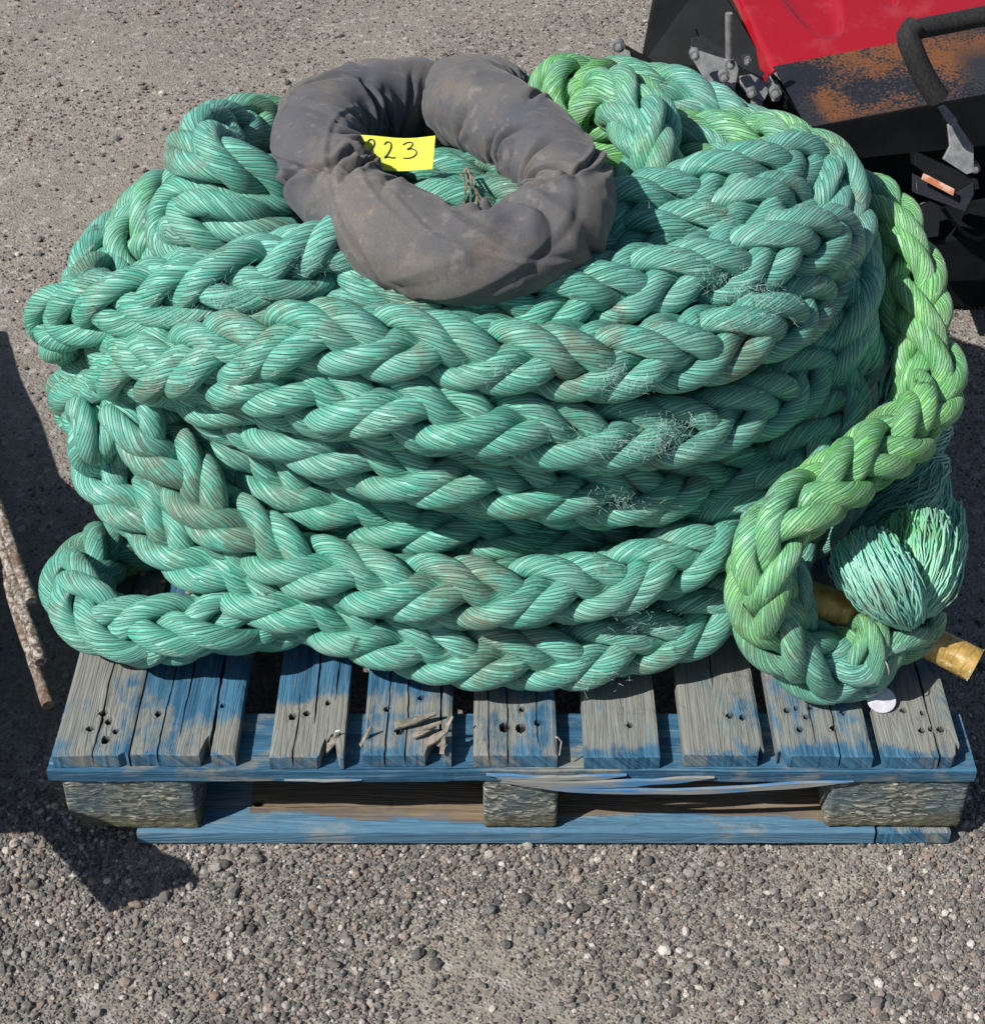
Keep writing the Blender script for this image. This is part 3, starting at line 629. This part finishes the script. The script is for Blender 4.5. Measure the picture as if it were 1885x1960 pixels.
mb = MB(); F = [(j*nc+i_, j*nc+i_+nc, j*nc+i_+nc+1, j*nc+i_+1) for j in range(5) for i_ in range(nc-1)]
mb.add(V, F); mb.add([p+nrm_ for p in V], [f[::-1] for f in F]); mb.build('paper', YEL, card, True)
INK = plain('black_ink', (.012,.012,.012), (.02,.02,.02), 50, .5)
ink = MB()
for st in ([(648,505),(655,495),(668,492),(678,500),(677,520),(664,545),(648,566),(640,576),(660,572),(678,577),(694,574)],
           [(727,512),(737,500),(750,497),(760,505),(759,525),(749,548),(737,566),(727,577),(745,571),(765,574),(783,571)],
           [(818,508),(838,497),(858,497),(866,506),(855,522),(838,531),(862,530),(880,540),(884,556),(870,570),(845,576),(818,574)]):
    c_ = spline([(x, y, 0) for x, y in st], 3.); ink.tube([cpt(x, y) for x, y, _ in c_], .00078, 6)
ink.build('handwritten_number', INK, card, True)
tagm = empty('round_tag', tuple(atZ(1686,1340,.17)), label='white round disc tag hanging below the green knot at the right', cat='tag')
c0 = atZ(1686,1339,.172); ex = np.array([1., .0, .0]); ey = np.array([0, .93, .36]); mb = MB(); k_ = 40
ringp = [c0 + .0193*(math.cos(t)*ex+math.sin(t)*ey*1.0) for t in np.linspace(0, 2*math.pi, k_, endpoint=False)]
hole_c = c0 + np.array([-.008, 0, 0])*.6 + ey*.0135; hp = [hole_c + .0022*(math.cos(t)*ex+math.sin(t)*ey) for t in np.linspace(0, 2*math.pi, k_, endpoint=False)]
nz = np.cross(ex, ey)*-.0012
mb.add(ringp+hp+[p+nz for p in ringp]+[p+nz for p in hp], [(i, (i+1) % k_, k_+(i+1) % k_, k_+i) for i in range(k_)]+[(2*k_+i, 3*k_+i, 3*k_+(i+1) % k_, 2*k_+(i+1) % k_) for i in range(k_)]+[(i, 2*k_+i, 2*k_+(i+1) % k_, (i+1) % k_) for i in range(k_)]+[(k_+i, k_+(i+1) % k_, 3*k_+(i+1) % k_, 3*k_+i) for i in range(k_)])
mb.build('disc', plain('white_plastic', (.48,.47,.52), (.58,.57,.62), 90, .55, .4), tagm)
mb = MB(); mb.tube(spline([tuple(hole_c), tuple(hole_c+ey*.012+np.array([0,0,.01])), tuple(atZ(1700,1290,.24)), tuple(atZ(1690,1262,.26)), tuple(atZ(1665,1268,.25))], .003), .0009, 6); mb.build('wire_loop', plain('thin_wire', (.4,.4,.38), (.6,.6,.55), 90, .4, .5, .5), tagm, True)
TW = plain('grey_twine', (.10,.085,.065), (.30,.26,.20), 200, .8)
tie = MB(); g = np.random.default_rng(9)
for (xa, ya), (xb, yb) in (((890,322),(883,400)),((892,320),(900,398)),((895,322),(912,395)),((888,324),(928,392)),((897,321),(922,398)),((880,330),(888,395))):
    p, q = atY(xa, ya, .445), atY(xb, yb, .40); md = (p+q)/2 + g.uniform(-.006, .006, 3)+np.array([0,-.01,.012])
    tie.tube(spline([tuple(p), tuple(md), tuple(q)], .004), .0012, 6)
o = tie.build('twine_lashing', TW, None, True); tag(o, 'thin grey twine lashing round the inner rope below the yellow card', 'twine')
# knot details of the rope end: black cord, tape, loose yarns
mb = MB(); mb.tube(spline([tuple(atY(*p)) for p in ((1392,1118,.14),(1398,1132,.105),(1415,1152,.085),(1436,1170,.085),(1447,1180,.10))], .004), .0022, 8); mb.build('black_cord', INK, rope, True)
def tape_mat():
    m = M('amber_tape', .34, .5); sp = m.attr('along'); o = m.obj
    w_ = m.math('FRACT', m.math('ADD', m.math('MULTIPLY', sp, 55.), m.math('MULTIPLY', m.noise(o, 20.), 1.5))); n1 = m.noise(o, 45., 4, .65)
    c = m.mix(m.step(n1, .35, .65), (.26,.165,.035), (.42,.28,.085)); c = m.mix(m.step(w_, 0, .15, .5, 0.), c, (.12,.07,.02))
    c = m.mix(m.step(m.noise(o, 90., 4, .7), .58, .72, 0., .6), c, (.70,.62,.40))
    return m.out(c, None, m.bump(m.math('ADD', w_, n1), .0012, .7))
Pt = spline([tuple(atZ(*p)) for p in ((1500,1135,.30),(1600,1160,.275),(1720,1205,.235),(1800,1240,.21),(1868,1275,.20))], .003); nT = len(Pt); k_ = 36
Tq, Nq, Bq_ = frames(Pt); a_ = np.arange(k_)/k_*2*np.pi; rr = .0235*(1+.03*wob(np.arange(nT)*.003, 8, .03))
Wt = (Pt[:, None] + rr[:, None, None]*(np.cos(a_)[None, :, None]*Nq[:, None]+np.sin(a_)[None, :, None]*Bq_[:, None])).reshape(-1, 3)
i = np.arange(nT-1)[:, None]*k_; j = np.arange(k_)[None, :]
link('tape_whipping', mesh('tape_whipping', Wt, np.stack([i+j, i+(j+1) % k_, i+k_+(j+1) % k_, i+k_+j], -1).reshape(-1, 4), True, None, {'along': np.repeat(np.arange(nT)*.003, k_)}), tape_mat(), rope)
def yarns(name, paths, r, k=5, green=.3, crown=.6, parent=rope, kind=None):
    VV = []; FF = []; UV = []; base = 0; G = []
    for P in paths:
        P = np.asarray(P); n_ = len(P); T_, N_, B_ = frames(P); aa = np.arange(k)/k*2*np.pi
        r_i = r*rng.uniform(.65, 1.2); VV.append((P[:, None] + r_i*(np.cos(aa)[None, :, None]*N_[:, None]+np.sin(aa)[None, :, None]*B_[:, None])).reshape(-1, 3))
        i = np.arange(n_-1)[:, None]*k; j = np.arange(k)[None, :]; FF.append(np.stack([i+j, i+(j+1) % k, i+k+(j+1) % k, i+k+j], -1).reshape(-1, 4)+base); base += n_*k
        off = rng.uniform(0, 50); q = np.floor(np.full(((n_-1)*k, 4), off))+.5; vv = np.repeat(np.arange(n_-1)*.01, k)[:, None]+np.zeros(4)+off
        UV.append(np.stack([q, vv], -1).reshape(-1, 2)); G.append(np.full(n_*k, green+rng.uniform(-.15, .15)))
    me = mesh(name, np.vstack(VV), np.vstack(FF), True, np.vstack(UV), {'green': np.concatenate(G), 'crown': np.full(base, crown)})
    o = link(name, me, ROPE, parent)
    if kind: o['kind'] = kind
    return o
def hank(pp, R0, R1, nY, seed, green, r=.0022, bulge=.35, name='unlaid_yarns'):
    g = np.random.default_rng(seed); S_ = spline(pp, .01, .02)[:, :3]; n_ = len(S_); T_, N_, B_ = frames(S_); t = np.linspace(0, 1, n_)
    Rv = R0+(R1-R0)*t + (R0+R1)/2*bulge*np.sin(np.pi*t); out = []
    for q in range(nY):
        rad = math.sqrt(g.uniform(.35, 1))*(1.12 if g.random() < .06 else 1); ph = g.uniform(0, 2*np.pi); tw = g.uniform(.3, .9)
        ang = ph + tw*t*2 + .20*wob(t*8, g.integers(1e6), 2.2) + .05*wob(t*8, g.integers(1e6), .5); rv = Rv*rad*(1+.12*wob(t*8, g.integers(1e6), 2.3)+.05*wob(t*8, g.integers(1e6), .6))
        out.append(S_ + (rv*np.cos(ang))[:, None]*N_ + (rv*np.sin(ang))[:, None]*B_)
    for q in range(14):
        ph = g.uniform(0, 6.28); rr_ = Rv*.72; out.append(S_ + (rr_*np.cos(ph+.5*t))[:, None]*N_ + (rr_*np.sin(ph+.5*t))[:, None]*B_)
    o = yarns(name, out, r, 6, green, 1.)
    return o
# fan of unlaid yarns above the knot and the bushy tail climbing behind it
hank(pts((1745,1185,.13,0),(1710,1140,.13,0),(1670,1090,.15,0),(1640,1045,.20,0)), .020, .045, 570, 1, .25, .0015, .3)
hank(pts((1755,1175,.15,0),(1772,1115,.17,0),(1772,1060,.20,0),(1745,1005,.26,0)), .020, .042, 570, 2, .45, .0015, .4)
hank(pts((1660,1060,.30,0),(1720,1000,.34,0),(1750,940,.38,0),(1755,880,.42,0)), .045, .04, 570, 3, .25, .0015, .3)
hank(pts((1805,1100,.28,0),(1800,1030,.33,0),(1790,960,.38,0)), .022, .032, 270, 4, .3, .0015, .3)
for q in range(6):
    y_ = 960 - 62*q
    hank(pts((1700+8*(q % 2),y_+45,.40+.03*q,0),(1760,y_+10,.42+.03*q,0),(1805,y_-20,.46+.03*q,0)), .022, .020, 210, 20+q, .2, .0015, .5)
hank(pts((1670,860,.46,0),(1690,780,.52,0),(1695,680,.58,0),(1690,600,.62,0)), .035, .035, 100, 31, .1)
hank([tuple(Pt[-6])+(0,), tuple(Pt[-1])+(0,), tuple(Pt[-1]+(Pt[-1]-Pt[-6])*.45)+(0,)], .018, .022, 130, 32, .1, .0012, .0, 'tail_fibres')

# ------------------------------------------------------------------ ground
def ground_mat():
    m = M('gravel_dirt', .95, .15); o = m.obj
    a = m.noise(o, 1.6, 4, .6); b = m.noise(o, 40., 4, .7); v = m.vor(o, 190., out='Color'); vd = m.vor(o, 190.); vd2 = m.vor(o, 90.); v2 = m.vor(o, 90., out='Color')
    s1 = m.N('ShaderNodeSeparateColor'); m.L(v, s1.inputs[0]); s2 = m.N('ShaderNodeSeparateColor'); m.L(v2, s2.inputs[0])
    c = m.mix(m.step(a, .35, .65), (.225,.208,.184), (.285,.258,.218))
    c = m.mix(m.step(b, .35, .7), c, m.mix(.5, c, (.15,.135,.12)))
    c = m.mix(m.step(s1.outputs[0], .55, .6, 0., .55), c, m.mix(s1.outputs[1], (.11,.10,.088), (.38,.34,.30)))
    c = m.mix(m.step(s2.outputs[0], .80, .83, 0., .6), c, m.mix(s2.outputs[1], (.15,.145,.14), (.45,.42,.39)))
    n = m.bump(m.math('ADD', m.step(vd, .0, .6, 1., 0.), m.math('MULTIPLY', b, 1.2)), .0022, .85)
    n = m.bump(m.noise(o, 110., 4, .7), .0022, .7, n)
    return m.out(c, None, n)
gx = np.unique(np.r_[np.linspace(-60, -2.2, 12), np.linspace(-2.2, 2.2, 260), np.linspace(2.2, 60, 12)]); gy = np.unique(np.r_[np.linspace(-30, -.8, 8), np.linspace(-.8, 4.5, 320), np.linspace(4.5, 200, 14)])
X, Y = np.meshgrid(gx, gy); P = np.stack([X.ravel(), Y.ravel(), np.zeros(X.size)], 1)
P[:, 2] = -.008 + .006*noise3(P, 3, 3.1, 3) + .0015*noise3(P, 8, 30, 2)
I = np.arange(X.size).reshape(X.shape); F = np.stack([I[:-1, :-1], I[:-1, 1:], I[1:, 1:], I[1:, :-1]], -1).reshape(-1, 4)
GZ = lambda Q: -.008 + .006*noise3(Q, 3, 3.1, 3) + .0015*noise3(Q, 8, 30, 2)
GR = ground_mat(); o = link('ground', mesh('ground', P, F, True), GR); tag(o, 'grey brown compacted gravel yard', 'ground', kind='structure')
# scattered stones: crushed gravel over the dirt
def ico(sub=0):
    t = (1+5**.5)/2; V = [(-1,t,0),(1,t,0),(-1,-t,0),(1,-t,0),(0,-1,t),(0,1,t),(0,-1,-t),(0,1,-t),(t,0,-1),(t,0,1),(-t,0,-1),(-t,0,1)]
    F = [(0,11,5),(0,5,1),(0,1,7),(0,7,10),(0,10,11),(1,5,9),(5,11,4),(11,10,2),(10,7,6),(7,1,8),(3,9,4),(3,4,2),(3,2,6),(3,6,8),(3,8,9),(4,9,5),(2,4,11),(6,2,10),(8,6,7),(9,8,1)]
    V = [np.array(v)/np.linalg.norm(v) for v in V]
    for _ in range(sub):
        c = {}; F2 = []
        def md(i, j):
            k = (min(i, j), max(i, j))
            if k not in c: p = V[i]+V[j]; V.append(p/np.linalg.norm(p)); c[k] = len(V)-1
            return c[k]
        for a, b, d in F: ab, bd, da = md(a, b), md(b, d), md(d, a); F2 += [(a,ab,da),(b,bd,ab),(d,da,bd),(ab,bd,da)]
        F = F2
    return np.array(V), np.array(F)
def stones(name, n, area, size, sub, seed, label, dens=None, big=2.2):
    g = np.random.default_rng(seed); V0, F0 = ico(sub); x0, x1, y0, y1 = area
    xy = np.stack([g.uniform(x0, x1, n), g.uniform(y0, y1, n), np.zeros(n)], 1)
    if dens is not None: keep = g.random(n) < dens(xy); xy = xy[keep]; n = len(xy)
    vis = np.abs(xy[:, 0]) < (.70 + .30*(xy[:, 1]+.35)+.12); xy = xy[vis]; n = len(xy)
    sz = size[0]*(1-g.random(n)*.999)**(-1/big); sz = np.clip(sz, size[0], size[1])
    asp = g.uniform(.6, 1.15, (n, 3)); asp[:, 2] *= .75; ang = g.uniform(0, 2*np.pi, n); ca, sa = np.cos(ang), np.sin(ang)
    til = g.uniform(-.5, .5, n); ct, st_ = np.cos(til), np.sin(til)
    jit = 1+g.uniform(-.17, .17, (n, len(V0)))
    W = V0[None]*jit[..., None]*asp[:, None]*sz[:, None, None]*.5
    x, y, z = W[..., 0], W[..., 1], W[..., 2]; x, z = x*ct[:, None]-z*st_[:, None], x*st_[:, None]+z*ct[:, None]
    x, y = x*ca[:, None]-y*sa[:, None], x*sa[:, None]+y*ca[:, None]
    W = np.stack([x, y, z], -1) + xy[:, None]; W[..., 2] += (GZ(xy) + sz*g.uniform(.0, .28, n))[:, None]
    F = (F0[None] + (np.arange(n)*len(V0))[:, None, None]).reshape(-1, 3)
    me = mesh(name, W.reshape(-1, 3), F, False, None, {'tint': np.repeat(g.random(n), len(V0)), 'hue': np.repeat(g.random(n), len(V0))})
    o = link(name, me, STN); return tag(o, label, 'gravel', kind='stuff')
def stone_mat():
    m = M('crushed_stone', .85, .25); t = m.attr('tint'); h = m.attr('hue'); r_ = m.N('ShaderNodeValToRGB'); m.L(t, r_.inputs[0])
    cr = r_.color_ramp; cr.elements[0].position = 0; cr.elements[0].color = (.058,.055,.053,1); cr.elements[1].position = 1; cr.elements[1].color = (.52,.49,.45,1)
    for p, c in ((.3, (.098,.094,.09,1)), (.62, (.16,.15,.14,1)), (.84, (.25,.235,.218,1)), (.93, (.42,.385,.34,1))): e = cr.elements.new(p); e.color = c
    c = m.mix(m.step(h, .86, .92, 0., .7), r_.outputs[0], (.28,.20,.16)); c = m.mix(m.step(h, .08, .03, 0., .6), c, (.11,.125,.13))
    n = m.noise(m.obj, 330., 3, .7); c = m.mix(m.step(n, .4, .75, 0., .35), c, (.30,.28,.25))
    return m.out(c, None, m.bump(n, .0008, .6))
STN = stone_mat()
dn = lambda Q: np.clip(.56 + .75*noise3(Q, 40, 3.2, 3) + .35*Q[:, 0], .14, 1)
stones('gravel', 150000, (-1.0, 1.0, -.42, .16), (.0024, .012), 0, 1, 'small crushed stones over the front of the yard', dn, 2.3)
stones('gravel', 3000, (-1.0, 1.0, -.42, .10), (.0065, .018), 1, 2, 'larger loose pebbles in front of the pallet', lambda Q: dn(Q)*.9+.1, 3.0)
stones('gravel', 80000, (-1.4, 1.4, .14, 1.5), (.0030, .009), 0, 3, 'small crushed stones beside and behind the pallet', lambda Q: dn(Q)*(((Q[:, 0] < -.5) | (Q[:, 0] > .5) | (Q[:, 1] > .9) | (Q[:, 1] < .3)))*.8, 2.8)
stones('gravel', 110000, (-1.9, 1.9, 1.35, 3.6), (.0040, .010), 0, 4, 'fine gravel at the back of the yard', lambda Q: dn(Q)*.8, 3.2)
stones('gravel', 1300, (-1.4, 1.4, .0, 3.0), (.008, .018), 1, 5, 'scattered pebbles on the yard behind the pallet', None, 3.)
# chips lying on the deck board inside the eye
for x, y, z_ in ((273,1098,.166),(310,1113,.165),(278,1133,.164),(361,1133,.165),(375,1142,.166)):
    g = np.random.default_rng(int(x)); V0, F0 = ico(1); W = V0*(1+g.uniform(-.2, .2, len(V0)))[:, None]*np.array([.008,.007,.005])*g.uniform(.5, 1); W = W + atZ(x, y, z_)
    me = mesh('pebble', W, F0, False, None, {'tint': np.full(len(V0), .93), 'hue': np.full(len(V0), .9)}); o = link('pebble', me, STN)
    tag(o, 'small tan pebble on the shaded deck board inside the rope eye', 'pebble', 'pebbles inside the rope eye')

# ------------------------------------------------------------------ rods and added unseen shadow casters at the left
DARK = plain('dark_brown_caster', (.028,.022,.018), (.07,.05,.035), 30, .7)
def rod_mat():
    m = M('scaly_steel', .8, .3); n1 = m.noise(m.obj, 130., 5, .75); n2 = m.noise(m.obj, 12., 3)
    c = m.mix(m.step(n1, .42, .62), (.085,.058,.042), (.42,.39,.36)); c = m.mix(m.step(n2, .45, .6, 0., .6), c, (.14,.085,.055))
    return m.out(c, None, m.bump(n1, .002, .9))
ROD = rod_mat()
rl = ['rusty steel bar at the left edge, the one nearest the rope', 'rusty steel bar at the left edge, the middle one of three', 'rusty steel bar at the left edge, the longest one reaching the pallet corner']
for q, (e0, e1) in enumerate([((60,1152,.205),(-20,925,.255)), ((78,1268,.17),(-20,965,.225)), ((92,1350,.135),(-20,1015,.19))]):
    mb = MB(); p, d = atZ(*e0), atZ(*e1); d = p+(d-p)*1.9; t = np.linspace(0, 1, 60)[:, None]; Q = p+(d-p)*t; Q = Q+np.stack([.0004*wob(t[:, 0]*20, q, 1.5)]*3, 1)
    mb.tube(Q, 0.0085*(1+.07*wob(t[:, 0]*40, q+5, 1.)), 12); o = mb.build('steel_bar', ROD, None, True); tag(o, rl[q], 'steel bar', 'steel bars at the left edge')
for nm, lo, hi, lb in (('shadow_caster_box', (-1.6,-.02,0), (-.80,.50,.27), 'unseen dark box added outside the left edge to cast the ground shadow'),):  # unseen box, added so its shadow darkens the ground left of the pallet
    mb = MB(); mb.box(lo, hi); mb.box((lo[0]-.01, lo[1]-.01, hi[2]+.001), (hi[0]+.01, hi[1]+.01, hi[2]+.02))
    for x in np.arange(lo[0]+.05, hi[0], .1): mb.box((x, lo[1]-.012, .02), (x+.03, lo[1]-.001, hi[2]-.02))
    if hi[2] < .4: mb.slab([(-1.15,0.078,.296),(-1.15,-0.132,.296),(-.875,-0.132,.296),(-.755,-0.267,.296),(-.64,-0.217,.296),(-.665,-0.182,.296),(-.70,-0.167,.296),(-.74,-0.127,.296),(-.80,-0.102,.296),(-.85,0.058,.296)], (0,0,.006))  # plate outline shaped to throw the dark blob near the pallet corner
    o = mb.build(nm, DARK, None, False, .004); tag(o, lb, 'shadow caster')

mb = MB(); mb.slab([(-1.9,.512,0),(-.83,.512,0),(-.90,.60,0),(-.97,.68,0),(-1.04,.86,0),(-1.10,.98,0),(-1.16,1.14,0),(-1.9,1.2,0)], (0, 0, .27)); o = mb.build('shadow_caster_prism', DARK, None, False, .012)  # unseen prism, its edge shaped to cast the slanting shadow on the gravel
tag(o, 'unseen dark prism added behind the box to cast the slanted shadow edge', 'stack')

# ------------------------------------------------------------------ red machine at the back right
BLK = plain('black_paint', (.005,.006,.007), (.010,.011,.013), 12, .6, .12, bumpd=.0003)
def rust_mat():
    m = M('rusty_black_paint', .6, .4); o = m.obj; n1 = m.noise(o, 190., 5, .75); n2 = m.noise(m.map(o, loc=(1.3,0,.2)), 7., 3); f = m.step(m.math('ADD', n1, m.math('MULTIPLY', m.math('SUBTRACT', n2, .5), .9)), .46, .52)
    r_ = m.mix(m.noise(o, 200., 3), (.085,.030,.010), (.19,.072,.026))
    c = m.mix(m.math('MULTIPLY', f, m.attr('rust')), (.016,.018,.024), r_)
    return m.out(c, m.step(f, 0, 1, .38, .9), m.bump(f, .0012, .6))
RUST = rust_mat()
ZN = plain('zinc_plate', (.15,.155,.16), (.24,.245,.25), 60, .45, .5, .15)
FOAM = plain('black_foam', (.014,.014,.015), (.028,.028,.029), 180, .85, .3)
rm = M('red_paint', .2, .55); RED = rm.out(rm.mix(rm.step(rm.noise(rm.map(rm.obj,(1,1,1)), 14., 5, .7), .5, .75, 0., .35), (.30,.008,.016), (.36,.07,.075)), None, rm.bump(rm.noise(rm.obj, 240., 3), .0002, .3)); rm.b.inputs['Coat Weight'].default_value = .4
mach = empty('red_machine', tuple(atZ(1850,560,0.)), label='red hooded machine with rusty black front plate at the back right', cat='machine')
z3 = lambda x, y, Y: atY(1110+x*.4108, y*.4108, Y)
YF = 1.22
def Q(x, y, Y): return atY(x, y, Y)
# body
mb = MB()
pA, pB = Q(1580,262,YF+.02), Q(2120,170,YF+.06)
mb.slab([Q(1590,300,YF+.10), Q(2120,230,YF+.14), (Q(2120,230,YF+.14)[0], YF+.14, -.0), (Q(1590,300,YF+.10)[0], YF+.10, -.0)], (0, .5, 0)); mb.build('body', BLK, mach, False, .005)
mb = MB(); mb.slab([Q(1262,-60,1.62), Q(1228,120,1.50), Q(1240,240,1.45), Q(1300,330,1.42), Q(1620,420,1.38), Q(1640,300,1.38), Q(1470,130,1.44), Q(1360,-60,1.62)], (.0, .03, -.01)); mb.build('side_panel', BLK, mach, False, .003)
mb = MB(); mb.slab([Q(1330,60,1.52), Q(1352,-60,1.82), Q(1372,-60,1.80), Q(1468,130,1.44), Q(1545,247,1.26), Q(1560,330,1.26), Q(1400,300,1.36)], (.0, .03, 0)); mb.build('end_plate', BLK, mach, False, .003)
# rusted top plate: fine grid so the rust can fade out
def sheet(name, c, mat, nu=40, nv=12, fn=None, rust=None, th=.004):
    A, B_, C_, D_ = map(np.array, c); V = []; rs = []
    for j in range(nv+1):
        for i in range(nu+1):
            u, v = i/nu, j/nv; p = (A*(1-u)+B_*u)*(1-v)+(D_*(1-u)+C_*u)*v
            if fn is not None: p = p+fn(u, v)
            V.append(p); rs.append(rust(u, v) if rust else 0)
    V = np.array(V); I = np.arange(len(V)).reshape(nv+1, nu+1); nrm = np.cross(B_-A, D_-A); nrm /= np.linalg.norm(nrm); nrm = nrm if nrm[2] < 0 or nrm[1] > 0 else -nrm
    F = np.stack([I[:-1, :-1], I[1:, :-1], I[1:, 1:], I[:-1, 1:]], -1).reshape(-1, 4); V2 = V+nrm*th; N0 = len(V); G = [F, F[:, ::-1]+N0]
    for e in (I[0], I[:, -1], I[-1, ::-1], I[::-1, 0]): G.append(np.stack([e[:-1], e[1:], e[1:]+N0, e[:-1]+N0], -1))
    o = link(name, mesh(name, np.vstack([V, V2]), np.vstack(G), True, None, {'rust': np.r_[rs, rs]}), mat, mach)
    m_ = o.modifiers.new('n', 'EDGE_SPLIT'); m_.split_angle = R(40); return o
def rfn(u, v):
    a_ = 1. if (.06 < u < .60 and .10 < v < .93) else 0.; e = min(1, max(0, (u-.04)/.06))*min(1, max(0, (.66-u)/.08))*min(1, max(0, (1.02-v)/.08)); e2 = .9*max(0, 1-abs(v-.2)/.3) if u > .6 else 0
    return min(1, max(e, e2))
sheet('rusty_plate', (Q(1480,126,1.40), Q(2040,18,1.46), Q(2040,150,YF+.06), Q(1545,243,YF)), RUST, 60, 20, rust=rfn)
sheet('front_panel', (Q(1545,246,YF-.001), Q(2040,153,YF+.058), Q(2040,262,YF+.06), Q(1606,306,YF)+np.array([0,0,-.0])), BLK, 20, 4)
# red hood, pressed with raised flutes and rolled edge
def redf(u, v):
    w_ = 0.; x = 1370+ (2040-1370)*u
    w_ += -.030*max(0, 1-u/.035)**2
    for (c_, wd_, ve, dp_) in ((.215+.03*v, .085, .86, .016), (.44+.03*v, .045, .66, .016), (.67, .04, .54, .016)):
        if v < ve: w_ -= dp_*math.exp(-((u-c_)/(wd_*math.sqrt(max(.02, 1-(v/ve)**3))))**8)*min(1, (ve-v)/.08)
    return np.array([0, -.4, .9])*w_
sheet('red_hood', (Q(1345,-110,1.75), Q(2040,-110,1.75), Q(2040,22,1.455), Q(1470,133,1.395)), RED, 260, 90, redf, th=.006)
# zinc latch and links
def poly(name, P3, Y, mat, th=.006, smooth=False):
    mb = MB(); ym_ = max(p[1] for p in P3); mb.slab([z3(x, y, Y + (ym_-y)*.00022) for x, y in P3], (0, th, -th*.4)); return mb.build(name, mat, mach, smooth, .001)
poly('latch_plate', [(515,262),(530,235),(560,235),(640,262),(725,285),(738,320),(722,405),(690,430),(660,398),(632,415),(600,412),(560,335)], 1.30, ZN)
poly('latch_link', [(742,352),(800,345),(868,385),(875,430),(855,472),(800,455),(745,400)], 1.29, ZN)
poly('latch_link', [(878,335),(905,385),(938,440),(925,472),(895,470),(868,385)], 1.285, ZN)
poly('latch_link', [(790,462),(850,470),(850,505),(828,518),(795,490)], 1.295, ZN)
poly('latch_bar', [(520,180),(575,165),(700,250),(860,335),(850,360),(700,292),(515,235)], 1.33, RUST, .02)
mb = MB(); mb.tube([z3(692,60,1.27), z3(694,268,1.27)], .0065, 12); mb.build('latch_pin', ZN, mach, True)
for x, y, r_ in ((535,262,.006),(700,305,.006),(672,364,.0065),(690,425,.006),(800,440,.006),(912,440,.007),(820,498,.005),(778,288,.005),(180,222,.007),(1690,515,.007),(1800,690,.006),(1610,990,.008),(1842,790,.006)):
    Yb = 1.275; mb = MB(); p = z3(x, y, Yb); mb.tube([p+np.array([0,.012,0]), p, p+np.array([0,-.006,0]), p+np.array([0,-.0075,0])], [r_, r_, r_*.9, r_*.4], 6); mb.tube([p+np.array([0,.02,0]), p+np.array([0,.004,0])], r_*1.5, 16); mb.build('bolt', ZN, mach)
poly('left_bracket', [(165,215),(200,200),(330,275),(340,320),(250,300),(230,235)], 1.42, BLK, .012)
poly('left_bracket', [(195,205),(222,240),(248,310),(225,318),(185,235)], 1.40, ZN, .006)
# foam covered handle
mb = MB(); mb.tube(spline([tuple(z3(*p)) for p in ((2300,-20,1.22),(1885,72,1.18),(1720,105,1.16),(1600,128,1.14),(1545,140,1.13))], .01), .0165, 16); mb.build('foam_grip', FOAM, mach, True)
mb = MB(); mb.tube(spline([tuple(z3(*p)) for p in ((1560,120,1.13),(1525,160,1.12),(1545,225,1.11),(1600,350,1.10),(1680,478,1.09))], .01), .0185, 16); mb.build('foam_grip', FOAM, mach, True)
poly('lever_fork', [(1672,500),(1700,488),(1760,560),(1735,590),(1705,560)], 1.10, ZN, .012)
poly('lever_plate', [(1712,580),(1745,555),(1790,620),(1832,680),(1835,800),(1800,812),(1690,740),(1722,680)], 1.11, ZN, .008)
poly('guide_rail', [(1556,722),(1575,710),(1852,835),(1860,880),(1740,905),(1560,770)], 1.10, BLK, .03)
poly('guide_rail', [(1565,815),(1745,900),(1832,850),(1835,905),(1790,985),(1700,950),(1565,900)], 1.08, RUST, .03)
poly('worn_pad', [(1600,805),(1745,880),(1738,912),(1590,835)], 1.078, plain('worn_orange_pad', (.42,.14,.07), (.62,.42,.33), 50, .8), .004)
poly('lower_bracket', [(1590,960),(1640,940),(1680,960),(1670,1100),(1600,1110)], 1.16, BLK, .02)
mb = MB(); mb.tube(spline([tuple(z3(*p)) for p in ((1690,970,1.15),(1760,1060,1.14),(1840,1110,1.15),(1900,1090,1.16))], .01), .004, 8); mb.build('cable', FOAM, mach, True)
mb = MB(); mb.slab([z3(1620,1130,1.17), z3(2300,1000,1.2), z3(2300,1290,1.2), z3(1620,1330,1.17)], (0, .12, 0)); mb.build('front_skirt', BLK, mach, False, .006)
# ------------------------------------------------------------------ loose stray fibres standing off the rubbed rope
fz = []; g = np.random.default_rng(4)
SPOTS = [(440,560,26,.28),(590,505,14,.30),(960,712,16,.145),(1190,730,30,.17),(1250,850,44,.10),(1170,960,14,.13),(1430,560,36,.30),(1430,610,10,.27),(330,600,10,.27),(1380,530,16,.3),(1290,815,20,.10),(1150,1090,8,.09),(1340,380,10,.46),(1120,1300,10,.09),(700,1085,8,.1),(1250,1200,10,.12),(1150,845,20,.1),(480,610,8,.26)]
for (px, py, cnt, Yd) in SPOTS:
    for _ in range(cnt*6):
        x, y = px+g.normal(0, 38), py+g.normal(0, 13); p = atY(x, y, Yd-.052+g.uniform(-.01,.005)); L_ = g.uniform(.002, .0065); d = g.normal(0, 1, 3); d /= np.linalg.norm(d); d2 = g.normal(0, 1, 3)
        t = np.linspace(0, 1, 6)[:, None]; fz.append(p + d*L_*t + d2*L_*.8*t**2)
yo = yarns('stray_fibres', fz, .00013, 3, .0, 1., kind='stuff')
fm = M('pale_fibre', .5, .4); FIB = fm.out((.55, .78, .70)); yo.data.materials[0] = FIB
